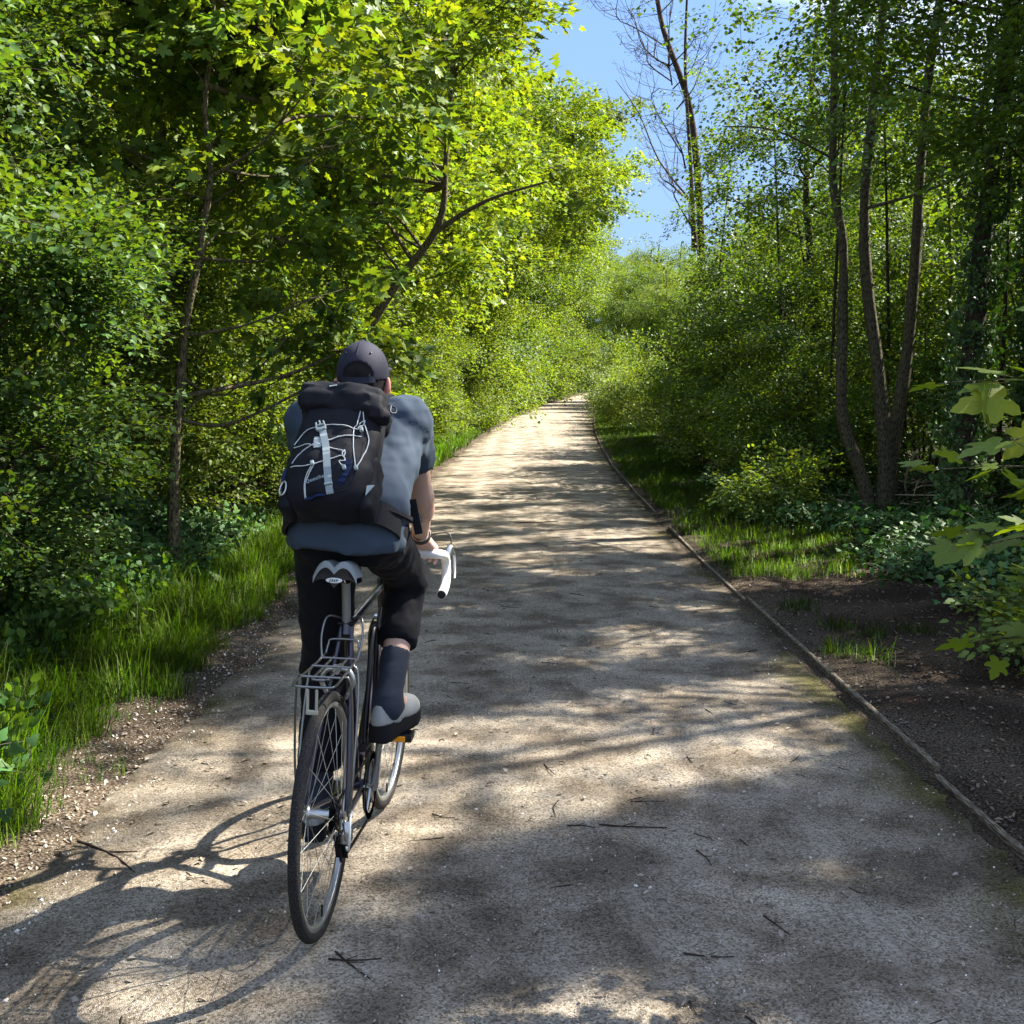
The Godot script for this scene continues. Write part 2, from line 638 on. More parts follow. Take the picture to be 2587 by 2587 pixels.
func make_sprays() -> void:
	var wood := Color(0.1, 0.075, 0.05)
	var green := Color(0.145, 0.215, 0.06)
	spray.hedge = twig_spray("oval", 0.34, 34, 0.043, 0.027, green, wood, 0.55)
	spray.hedge_b = twig_spray("oval", 0.3, 32, 0.037, 0.025, green, wood, 0.6)
	spray.elm = twig_spray("oval", 0.36, 38, 0.042, 0.03, Color(0.11, 0.18, 0.05), wood, 0.5)
	spray.maple = twig_spray("maple", 0.46, 26, 0.088, 0.1, Color(0.16, 0.235, 0.05), wood, 0.5)
	spray.maple_fine = twig_spray("maple_fine", 0.46, 25, 0.095, 0.1, Color(0.155, 0.23, 0.05), wood, 0.5)
	spray.maple_far = twig_spray("maple", 0.65, 40, 0.1, 0.1, Color(0.16, 0.235, 0.05), wood, 0.5)
	spray.wood = twig_spray("oval", 0.46, 38, 0.048, 0.034, Color(0.115, 0.185, 0.04), wood, 0.45)
	spray.far = twig_spray("kite", 0.75, 52, 0.085, 0.062, Color(0.145, 0.215, 0.06), wood, 0.6)
	spray.bud = twig_spray("kite", 0.14, 5, 0.04, 0.02, Color(0.15, 0.17, 0.05), wood, 0.8)
	spray.ivy = twig_spray("ivy", 0.22, 14, 0.05, 0.06, Color(0.045, 0.088, 0.022), Color(0.07, 0.06, 0.04), 0.4)
	spray.nettle = twig_spray("oval", 0.16, 9, 0.055, 0.036, Color(0.085, 0.15, 0.04), Color(0.06, 0.1, 0.03), 0.4)
	spray.tuft = grass_tuft(22, 0.25, 0.09, Color(0.15, 0.235, 0.045), 0.003)
	spray.tuft_short = grass_tuft(28, 0.12, 0.1, Color(0.14, 0.24, 0.035), 0.0021)
	spray.tuft_far = grass_tuft(26, 0.24, 0.18, Color(0.15, 0.25, 0.035), 0.008)


# ---------------------------------------------------------------- path line and ground
func from_table(t: Array, d: float) -> float:
	if d <= t[0][0]:
		return t[0][1]
	for i in t.size() - 1:
		if d <= t[i + 1][0]:
			return lerpf(t[i][1], t[i + 1][1], (d - t[i][0]) / (t[i + 1][0] - t[i][0]))
	return t[-1][1]


const LINE := [[-20, 0.03], [12, 0.05], [20, 0.2], [30, 0.58], [40, 1.1], [52, 2.1], [72, 3.9], [92, 6.3], [110, 10.0], [140, 22.0], [200, 60.0], [700, 420.0]]
const RISE := [[0, 0.0], [25, 0.0], [40, 0.2], [52, 0.38], [80, 0.52], [92, 0.66], [110, 1.1], [140, 1.9], [200, 3.0], [700, 4.0]]
var xc_cache := PackedFloat32Array()
var rise_cache := PackedFloat32Array()


func soft(t: Array, d: float) -> float:
	var s := 0.0
	var w := clampf(d * 0.12, 0.5, 6.0)
	for k in 5:
		s += from_table(t, d + (k - 2) * w * 0.5)
	return s / 5.0


func xc(d: float) -> float:
	if xc_cache.is_empty():
		for i in 1500:
			xc_cache.append(soft(LINE, i * 0.5 - 20.0))
			rise_cache.append(soft(RISE, i * 0.5 - 20.0))
	var f := clampf((d + 20.0) * 2.0, 0.0, 1497.0)
	var i := int(f)
	return lerpf(xc_cache[i], xc_cache[i + 1], f - i)


func rise(d: float) -> float:
	xc(d)
	var f := clampf((d + 20.0) * 2.0, 0.0, 1497.0)
	var i := int(f)
	return lerpf(rise_cache[i], rise_cache[i + 1], f - i)


func gy(x: float, d: float) -> float:
	var off := x - xc(d)
	var a := absf(off)
	var h := rise(d)
	if a < 1.45:
		return h - 0.035
	h += -0.035 + 0.05 * smoothstep(1.45, 1.75, a)
	if a > 1.6:
		h += noise_b.get_noise_2d(x * 1.3, d * 1.3) * 0.03 * minf(1.0, (a - 1.6) * 2.0)
		h += noise_b.get_noise_2d(x * 0.25 + 40.0, d * 0.25) * 0.2 * smoothstep(2.2, 5.0, a)
		if off < 0.0:
			h += 0.3 * smoothstep(2.2, 4.0, a)
		else:
			h += 0.08 * smoothstep(2.2, 4.5, a)
	return h


func build_ground() -> void:
	var cols := []
	var o := 0.0
	var step := 0.1
	while o < 500.0:
		cols.append(o)
		if o > 3.2:
			step *= 1.28
		o += step
	var all := []
	for i in range(cols.size() - 1, 0, -1):
		all.append(-cols[i])
	all.append_array(cols)
	var rows := []
	var d := -8.0
	step = 1.0
	while d < 640.0:
		rows.append(d)
		if d > 1.0:
			step = 0.11
		if d > 11.0:
			step = 0.11 * pow(1.05, (d - 11.0) * 1.2)
		step = minf(step, 40.0)
		d += step
	var m := MB.new()
	for r in rows.size():
		for c in all.size():
			var dd: float = rows[r]
			var off: float = all[c]
			var x := xc(dd) + off
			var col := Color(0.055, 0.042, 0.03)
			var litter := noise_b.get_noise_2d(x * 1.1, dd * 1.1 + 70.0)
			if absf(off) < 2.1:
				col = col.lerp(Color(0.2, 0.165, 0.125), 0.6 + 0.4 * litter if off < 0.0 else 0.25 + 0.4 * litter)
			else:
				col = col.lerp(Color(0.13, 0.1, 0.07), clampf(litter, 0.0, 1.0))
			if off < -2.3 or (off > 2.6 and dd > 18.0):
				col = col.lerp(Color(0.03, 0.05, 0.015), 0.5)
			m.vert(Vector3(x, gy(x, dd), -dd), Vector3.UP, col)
	var k := all.size()
	for r in rows.size() - 1:
		for c in k - 1:
			var a := r * k + c
			m.quad(a, a + k, a + k + 1, a + 1)
	m.smooth()
	var g := piece("ground", m.mesh(), mats.soil)
	tag(g, "dark woodland soil with leaf litter on both sides of the path", "", "", "structure")

	# the path, a slightly domed sheet with frayed edges
	m = MB.new()
	rows = []
	d = -6.0
	step = 0.5
	while d < 190.0:
		rows.append(d)
		if d > 1.0:
			step = 0.06
		if d > 9.0:
			step = 0.06 * pow(1.06, (d - 9.0) * 1.3)
		step = minf(step, 2.5)
		d += step
	var nx := 56
	for r in rows.size():
		for c in nx + 1:
			var dd: float = rows[r]
			var t := float(c) / nx * 2.0 - 1.0
			var wl := 1.66 + 0.13 * noise_b.get_noise_2d(dd * 0.9, 3.0) + 0.1 * noise_b.get_noise_2d(dd * 3.5, 9.0) + 0.05 * noise_b.get_noise_2d(dd * 11.0, 19.0)
			var wr := 1.6
			var off := t * (wl if t < 0.0 else wr)
			var x := xc(dd) + off
			var h := rise(dd) - 0.016 + 0.016 * (1.0 - t * t) + 0.005 * noise_b.get_noise_2d(x * 4.0, dd * 4.0) + 0.0035 * noise_b.get_noise_2d(x * 11.0, dd * 11.0)
			if t < -0.9:
				h -= (-t - 0.9) * 0.25
			var n1 := noise_b.get_noise_2d(x * 0.9 + 13.0, dd * 0.5)
			var n2 := noise_b.get_noise_2d(x * 3.0 - 5.0, dd * 2.0)
			var col := Color(0.53, 0.46, 0.36) * (1.0 + 0.16 * n1 + 0.12 * n2 + 0.1 * exp(-pow((absf(off - 0.1) - 0.55) / 0.22, 2.0)))
			var edge := smoothstep(0.72, 1.0, absf(t))
			col = col.lerp(Color(0.2, 0.165, 0.115), clampf(edge * (0.55 + 0.5 * n2) + 0.9 * pow(edge, 5.0), 0.0, 1.0))
			var moss := edge * smoothstep(0.05, 0.5, n1 + 0.45 * n2 + (0.25 if t > 0.0 and dd < 4.5 else 0.0))
			col = col.lerp(Color(0.2, 0.19, 0.05), moss * 0.75)
			m.vert(Vector3(x, h, -dd), Vector3.UP, col)
	k = nx + 1
	for r in rows.size() - 1:
		for c in nx:
			var a := r * k + c
			m.quad(a, a + k, a + k + 1, a + 1)
	m.smooth()
	var pth := piece("path", m.mesh(), mats.gravel_path)
	tag(pth, "pale crushed stone path curving away between the trees", "", "", "structure")


# weathered timber boards set on edge along one side of the path
func build_edging() -> void:
	var t := thing("timber_edging", "long low edging of weathered grey boards along one side of the gravel path", "edging")
	var d := 1.2
	var shared := []
	while d < 46.0:
		var l := rng.randf_range(1.5, 2.3)
		var hidden := rng.randf() < 0.36 and d > 6.5 and d < 26.0
		if not hidden:
			var a := Vector3(xc(d) + 1.63, rise(d), -d)
			var e := d + l - rng.randf_range(0.006, 0.05)
			var b := Vector3(xc(e) + 1.63, rise(e), -e)
			a.y += rng.randf_range(-0.022, 0.008)
			b.y += rng.randf_range(-0.022, 0.008)
			var mid := (a + b) * 0.5 + Vector3(rng.randf_range(-0.018, 0.018), 0, 0)
			var m := MB.new()
			m.box(Transform3D(), Vector3(0.014, 0.06, (b - a).length() * 0.5), 0.005)
			var o := piece("board", m.mesh(), mats.edging_timber, t)
			o.transform = Transform3D(turn(b - a, Vector3.UP).rotated(Vector3.FORWARD, rng.randf_range(-0.05, 0.05)), mid - Vector3.UP * 0.036)
			if d < 14.0:
				for q in [0.15, 0.85]:
					var pm := MB.new()
					pm.box(Transform3D(), Vector3(0.016, 0.05, 0.02), 0.004)
					var pg := piece("peg", pm.mesh(), mats.edging_timber, t)
					pg.position = a.lerp(b, q) + Vector3(0.033, -0.036, 0)
		d += l


# ---------------------------------------------------------------- trees and shrubs
# Where the canopy lets the sun through to the path (1) and where it closes (0), by ground place.
var gap_band := PackedVector2Array([Vector2(-2.6, 3.5), Vector2(-1.25, 3.38), Vector2(-0.95, 3.12), Vector2(-0.72, 3.42), Vector2(-0.31, 3.72), Vector2(0.49, 4.2), Vector2(1.35, 5.0), Vector2(2.0, 5.6), Vector2(1.6, 6.3), Vector2(0.6, 5.85), Vector2(-0.15, 5.45), Vector2(-0.9, 5.3), Vector2(-1.8, 5.1), Vector2(-2.7, 4.2)])


func sun_gap(x: float, d: float) -> float:
	if Geometry2D.is_point_in_polygon(Vector2(x, d), gap_band):
		return 1.0
	var k := noise_b.get_noise_2d(x * 0.8 + 7.0, d * 1.5 + 3.0) + 0.5 * noise_b.get_noise_2d(x * 3.0, d * 4.0)
	var off := x - xc(d)
	var want := 0.25
	if pow((x + 0.75) / 0.4, 2.0) + pow((d - 2.83) / 0.2, 2.0) < 1.0 or pow((x + 1.75) / 0.55, 2.0) + pow((d - 3.02) / 0.3, 2.0) < 1.0:
		return 1.0
	if pow((x - 0.3) / 0.5, 2.0) + pow((d - 2.68) / 0.26, 2.0) < 1.0:
		return 1.0
	if d < 4.0:
		want = 0.12
	elif d < 6.2:
		want = 0.2
	elif d < 9.5:
		want = 0.37
	elif d < 14.0:
		want = 0.44
	elif d < 18.0:
		want = 0.55
	else:
		want = 0.8
	if off > 1.7:
		want *= 0.6
		if d > 8.5:
			want = 0.8 if off < 2.9 else 0.35
		if off > 2.55 and off < 3.4 and d > 5.4 and d < 7.0:
			want = 0.8
		if x < 2.6 and d > 5.7 and d < 6.5:
			want = 0.7
	if off < -1.75:
		want = 0.55 if d < 6.0 else 0.9
	if off < -2.3 and d < 7.0:
		want = 0.3
	return 1.0 if k > (0.5 - want) * 1.3 else 0.0


func blob_cloud(center: Vector3, radii: Vector3, count: int, blob_r: float, each: int) -> Array:
	var out := []
	for i in count:
		var p := rv().normalized() * pow(rng.randf(), 0.45)
		var r := blob_r * rng.randf_range(0.65, 1.35)
		out.append([center + p * radii, Vector3(r, r * rng.randf_range(0.45, 0.75), r), int(each * rng.randf_range(0.6, 1.4))])
	return out


# o: trunks [[points, r0, r1]...], blobs, spray, tint_a, tint_b, size, prune, bark, mat, fuzz
func plant(called: String, label: String, category: String, group: String, at: Vector3, o: Dictionary) -> Node3D:
	var t := thing(called, label, category, at, group)
	var m := MB.new()
	var spine := []
	for tr in o.get("trunks", []):
		var pts: Array = curve(tr[0], 5)
		var rad := []
		for i in pts.size():
			var q := float(i) / (pts.size() - 1)
			var flare := 1.0 + 0.55 * exp(-q * 14.0) if tr.size() < 4 else 1.0
			rad.append(lerpf(tr[1], tr[2], pow(q, 0.8)) * flare)
			spine.append(pts[i])
		m.tube(pts, rad, 9 if tr[1] > 0.05 else 6, Color.WHITE, true, 0.12)
	var xfs := []
	var cols := PackedColorArray()
	var size: Vector2 = o.get("size", Vector2(0.8, 1.25))
	var fuzz: float = o.get("fuzz", 0.55)
	var tint_a: Color = o.get("tint_a", Color.WHITE)
	var tint_b: Color = o.get("tint_b", Color.WHITE)
	var low: float = o.get("low", 0.05)
	for b in o.get("blobs", []):
		var c: Vector3 = b[0]
		var open := false
		if o.get("prune", false):
			var wc := c + at
			open = sun_gap(wc.x - 0.891 * wc.y, -wc.z - 0.4526 * wc.y) > 0.5
		var best: Vector3 = spine[0] if spine.size() else Vector3(c.x * 0.3, 0, c.z * 0.3)
		var bd := 1e9
		for s in spine:
			var q: float = (s - c).length() + maxf(0.0, s.y - c.y + 0.3) * 2.0
			if q < bd:
				bd = q
				best = s
		var lr: float = clampf(0.008 * (c - best).length(), 0.004, 0.024) * o.get("limb", 1.0)
		var mid := best.lerp(c, 0.5) + Vector3(rng.randfn(), rng.randfn() - 0.3, rng.randfn()) * 0.1 * (c - best).length()
		if (c - best).length() > 0.05 and not open:
			m.tube(curve([best, mid, c], 4), taper(9, lr * 1.6, lr * 0.6), 5, Color.WHITE, false)
		var tone := rng.randf_range(0.8, 1.2)
		var mixed := rng.randf()
		var rr: Vector3 = b[1]
		var n: int = b[2]
		if o.spray != "bud" and o.spray != "nettle":
			n = int(ceil(n * 0.5))
		for i in n:
			var u := rv().normalized() * pow(rng.randf(), fuzz) * (1.0 if rng.randf() < 0.8 else 1.5)
			var p := c + u * rr
			if p.y < low:
				continue
			var dir := (p - best).normalized() * 0.6 + u * 0.8 + rv() * 0.35
			dir.y = dir.y * 0.6 - 0.12
			if o.get("prune", false):
				var wp := p + at
				var tip := wp + dir.normalized() * 0.38
				if (sun_gap(wp.x - 0.891 * wp.y, -wp.z - 0.4526 * wp.y) > 0.5 or sun_gap(tip.x - 0.891 * tip.y, -tip.z - 0.4526 * tip.y) > 0.5) and rng.randf() > 0.04:
					continue
			var sc := rng.randf_range(size.x, size.y)
			xfs.append(Transform3D(turn(dir, Vector3.UP + rv() * 0.3).scaled(Vector3.ONE * sc), p))
			var k := clampf(mixed + rng.randfn() * 0.25, 0.0, 1.0)
			var cc := tint_a.lerp(tint_b, k) * tone * rng.randf_range(0.85, 1.15)
			cc.a = 1.0
			cols.append(cc)
			if i < 7 and not open:
				m.tube([c.lerp(best, 0.25 * rng.randf()), c.lerp(p, 0.5) + rv() * 0.03 * rr.x, p], [lr * 0.6, lr * 0.4, lr * 0.22], 3, Color.WHITE, false)
	if m.v.size():
		piece(o.get("wood_name", "trunk"), m.mesh(), mats[o.get("bark", "bark_grey")], t)
	if xfs.size():
		var cr := scatter(o.get("leaf_name", "crown"), spray[o.spray], mats[o.get("mat", "leaf")], xfs, cols, t)
	return t


# a multi-stemmed shrub standing at its own origin: stems fan from the base to leafy clumps
func shrub_spec(h: float, r: float, blobs: int, each: int, kind: String, a: Color, b: Color, more := {}) -> Dictionary:
	var tr := []
	var bl := []
	var stems: int = more.get("stems", 6)
	for i in stems:
		var ang := TAU * (i + rng.randf() * 0.7) / stems
		var out := Vector3(cos(ang), 0, sin(ang)) * r * rng.randf_range(0.2, 0.75)
		var top := out + Vector3.UP * h * rng.randf_range(0.6, 0.95)
		tr.append([[Vector3(cos(ang), -0.05, sin(ang)) * 0.08, out * 0.35 + Vector3.UP * h * 0.3, top], more.get("stem_r", 0.014) * rng.randf_range(0.7, 1.5), 0.004, 1])
	for i in blobs:
		var y := h * (0.06 + 0.92 * pow((i + rng.randf()) / blobs, 0.85))
		var wide := r * (0.55 + 0.6 * sin(PI * clampf(y / h * 0.85 + 0.12, 0.0, 1.0)))
		var ang := rng.randf() * TAU
		var q := sqrt(rng.randf()) * wide
		var br: float = more.get("blob", 0.32) * rng.randf_range(0.7, 1.3)
		bl.append([Vector3(cos(ang) * q, y, sin(ang) * q), Vector3(br, br * 0.75, br), int(each * rng.randf_range(0.6, 1.4))])
	var o := {"trunks": tr, "blobs": bl, "spray": kind, "tint_a": a, "tint_b": b, "wood_name": "stems", "leaf_name": "foliage", "bark": "bark_twig"}
	o.merge(more, true)
	return o


func copy_of(proto: Node3D, called: String, at: Vector3, yaw: float, sc: Vector3, label: String, group: String) -> Node3D:
	var c: Node3D = proto.duplicate()
	c.name = numbered(called)
	add_child(c, true)
	c.transform = Transform3D(Basis(Vector3.UP, yaw).scaled_local(sc), at)
	c.set_meta("label", label)
	if group:
		c.set_meta("group", group)
	return c


func ground_at(x: float, d: float) -> Vector3:
	return Vector3(x, gy(x, d), -d)


const ORDINAL := ["first", "second", "third", "fourth", "fifth", "sixth", "seventh", "eighth", "ninth", "tenth", "eleventh", "twelfth", "thirteenth", "fourteenth", "fifteenth", "sixteenth", "seventeenth", "eighteenth", "nineteenth", "twentieth"]
var counts := {}


# «third bush of ...»: the next one of a row, counted away from the camera
func next_of(row: String) -> String:
	counts[row] = counts.get(row, -1) + 1
	var k: int = counts[row]
	return "%s %s" % [ORDINAL[k] if k < 20 else "further", row]


const FRESH := Color(1.2, 1.12, 0.78)
const SPRING := Color(1.05, 1.05, 0.9)
const DEEP := Color(0.75, 0.85, 0.95)


func build_woods() -> void:
	left_hedge()
	left_trees()
	right_trees()
	right_understory()
	far_trees()


func left_hedge() -> void:
	# near, shaded tangle of elm-like shrubs, unique ones
	var d := 2.0
	var row := 0
	while d < 8.2:
		var x := -3.15 + rng.randf_range(-0.15, 0.15) - (0.25 if d < 4.5 else 0.0)
		var o := shrub_spec(rng.randf_range(2.6, 4.2), 0.95, 17, 120, "elm", DEEP, SPRING, {"blob": 0.34, "stems": 7, "stem_r": 0.017})
		plant("elm_bush", next_of("tangled bush from the camera in the front row of the shady thicket"), "bush", "small leaved bushes of the shady thicket", ground_at(x, d), o)
		d += 1.25
	d = 1.6
	while d < 11.0:
		var x := -4.9 + rng.randf_range(-0.4, 0.4)
		var o := shrub_spec(rng.randf_range(4.5, 6.2), 1.3, 20, 100, "elm", DEEP, SPRING, {"blob": 0.45, "stems": 5, "stem_r": 0.03, "size": Vector2(0.9, 1.4)})
		plant("elm_bush", next_of("tall tangled bush from the camera in the back row of the shady thicket"), "bush", "small leaved bushes of the shady thicket", ground_at(x, d), o)
		d += 1.7
	# sunlit hedge along the verge: four bushes, then copies of them
	var protos := []
	for i in 4:
		var o := shrub_spec(2.9, 0.85, 20, 95, "hedge" if i % 2 == 0 else "hedge_b", SPRING, FRESH, {"blob": 0.33, "stems": 8})
		protos.append(plant("hedge_bush", next_of("small leaved bush along the sunlit hedge, counted from the shady thicket"), "bush", "bushes of the sunlit hedge", ground_at(-2.95 + 0.1 * i, 10.6 + i * 1.2), o))
	d = 15.2
	var k := 0
	while d < 34.0:
		var x := xc(d) - 2.85 + rng.randf_range(-0.25, 0.2)
		copy_of(protos[k % 4], "hedge_bush", ground_at(x, d), rng.randf() * TAU, Vector3(1.1, rng.randf_range(0.85, 1.35), 1.1), next_of("small leaved bush along the sunlit hedge, counted from the shady thicket"), "bushes of the sunlit hedge")
		k += 1
		d += 1.25 + d * 0.02
	var o := shrub_spec(3.4, 1.3, 16, 42, "far", SPRING, FRESH, {"blob": 0.55, "stems": 5})
	var far := plant("hedge_bush", next_of("bush of the far sunlit hedge, counted towards the bend"), "bush", "far bushes of the sunlit hedge", ground_at(xc(35.0) - 3.0, 35.0), o)
	d = 37.0
	while d < 122.0:
		var x := xc(d) - 3.0 + rng.randf_range(-0.4, 0.3)
		copy_of(far, "hedge_bush", ground_at(x, d), rng.randf() * TAU, Vector3(1.1, rng.randf_range(0.9, 1.4), 1.1), next_of("bush of the far sunlit hedge, counted towards the bend"), "far bushes of the sunlit hedge")
		d += 2.2 + (d - 36.0) * 0.03


func left_trees() -> void:
	# slim sycamore whose bent stem shows among the leaves
	var b := ground_at(-2.5, 8.4)
	var bl := blob_cloud(Vector3(0.55, 4.0, -0.5), Vector3(1.1, 1.5, 1.6), 22, 0.5, 26)
	bl += blob_cloud(Vector3(0.9, 1.9, -0.6), Vector3(0.5, 0.7, 0.8), 6, 0.36, 18)
	plant("sycamore", "slim sycamore with a bent brown stem and large lobed leaves behind the cyclist's verge", "tree", "", b, {"trunks": [[[Vector3(0.05, -0.1, 0), Vector3(0.1, 0.9, 0.02), Vector3(0.17, 1.67, 0), Vector3(0.23, 2.0, 0.03), Vector3(0.34, 2.46, 0.05), Vector3(0.42, 2.95, 0.05), Vector3(0.4, 3.4, 0.08), Vector3(0.48, 4.1, 0.1), Vector3(0.3, 5.2, 0.2)], 0.042, 0.014], [[Vector3(0.4, 2.9, 0.05), Vector3(0.75, 3.1, 0.1), Vector3(1.15, 3.5, 0.15)], 0.016, 0.006, 1]], "blobs": bl, "spray": "maple_fine", "tint_a": DEEP, "tint_b": FRESH, "bark": "bark_young", "size": Vector2(0.75, 1.15)})
	# near overhanging sycamore, leaves above the thicket
	b = ground_at(-4.2, 7.4)
	bl = blob_cloud(Vector3(0.9, 4.4, -0.4), Vector3(1.5, 1.4, 2.2), 28, 0.5, 24)
	plant("sycamore", "sycamore leaning over the shady thicket with dark leaning stems", "tree", "", b, {"trunks": [[[Vector3(0, -0.1, 0), Vector3(0.25, 1.8, 0.1), Vector3(0.75, 3.4, -0.1), Vector3(1.3, 5.2, -0.3)], 0.07, 0.02], [[Vector3(-0.2, -0.1, 0.1), Vector3(-0.05, 2.0, 0.3), Vector3(0.35, 4.3, 0.5), Vector3(0.5, 6.0, 0.6)], 0.05, 0.015]], "blobs": bl, "spray": "maple_fine", "tint_a": DEEP, "tint_b": FRESH, "bark": "bark_dark", "size": Vector2(0.75, 1.15)})
	# the leaning one that forks over the hedge
	b = ground_at(-2.5, 14.0)
	bl = blob_cloud(Vector3(1.6, 5.5, 0.0), Vector3(1.7, 1.8, 2.4), 30, 0.55, 26)
	bl += blob_cloud(Vector3(0.2, 3.6, -1.0), Vector3(0.9, 1.0, 1.2), 10, 0.5, 20)
	plant("sycamore", "leaning sycamore with a forked brown trunk reaching over the sunlit hedge", "tree", "", b, {"trunks": [[[Vector3(-0.1, -0.1, 0), Vector3(0.45, 1.5, 0), Vector3(1.1, 2.6, 0), Vector3(1.65, 3.35, 0.05), Vector3(1.75, 4.2, 0.1), Vector3(1.9, 6.0, 0.2)], 0.085, 0.02], [[Vector3(1.6, 3.25, 0.05), Vector3(2.2, 3.6, 0.1), Vector3(2.9, 3.8, 0.2)], 0.04, 0.012, 1]], "blobs": bl, "spray": "maple", "tint_a": SPRING, "tint_b": FRESH * 1.1, "bark": "bark_young", "size": Vector2(0.8, 1.2)})
	# row behind the hedge, growing over the path
	var spots := [[11.6, -4.2, 6.4, 1.4], [17.5, -2.9, 6.6, 1.7], [21.5, -3.0, 7.6, 1.9], [26.5, -3.2, 8.8, 2.2], [32.5, -3.3, 10.0, 2.4]]
	var n := 0
	for s in spots:
		b = ground_at(xc(s[0]) + s[1], s[0])
		var h: float = s[2]
		bl = blob_cloud(Vector3(1.0, h * 0.62, 0), Vector3(s[3] * 0.9, h * 0.3, s[3] * 1.3), 28, 0.62, 26)
		bl += blob_cloud(Vector3(1.0, h * 0.85, 0), Vector3(s[3], h * 0.22, s[3]), 12, 0.6, 26)
		var txt: String = ["sycamore with bright leaves just past the shady thicket", "sycamore arching over the sunlit hedge beyond the forked leaning one", "yellow green sycamore half way along the sunlit hedge", "tall sycamore standing over the sunlit hedge before the bend", "tall sycamore nearest the bend of the path above the hedge"][n]
		plant("sycamore", txt, "tree", "", b, {"trunks": [[[Vector3(0, -0.1, 0), Vector3(0.3, h * 0.3, 0), Vector3(0.9, h * 0.6, 0.1), Vector3(1.2, h * 0.95, 0)], 0.09, 0.015]], "blobs": bl, "spray": "maple" if s[0] < 20.0 else "maple_far", "tint_a": SPRING, "tint_b": FRESH * 1.15, "bark": "bark_grey", "size": Vector2(0.85, 1.3)})
		n += 1


	# two tall ones that lean far out over the path before the bend
	for q in [[37.0, 11.0, 2.6, "tall sycamore leaning far out over the path well before the bend"], [45.0, 12.5, 3.4, "tallest sycamore, its crown hanging over the path at the bend"]]:
		b = ground_at(xc(q[0]) - 2.9, q[0])
		var h: float = q[1]
		var lean: float = q[2]
		bl = blob_cloud(Vector3(lean, h * 0.74, 0), Vector3(2.5, h * 0.25, 2.8), 40, 0.85, 34)
		plant("sycamore", q[3], "tree", "", b, {"trunks": [[[Vector3(0, -0.1, 0), Vector3(lean * 0.25, h * 0.3, 0), Vector3(lean * 0.7, h * 0.6, 0.1), Vector3(lean, h * 0.95, 0)], 0.13, 0.02]], "blobs": bl, "spray": "maple_far", "tint_a": SPRING, "tint_b": FRESH * 1.1, "bark": "bark_grey", "size": Vector2(0.9, 1.35)})


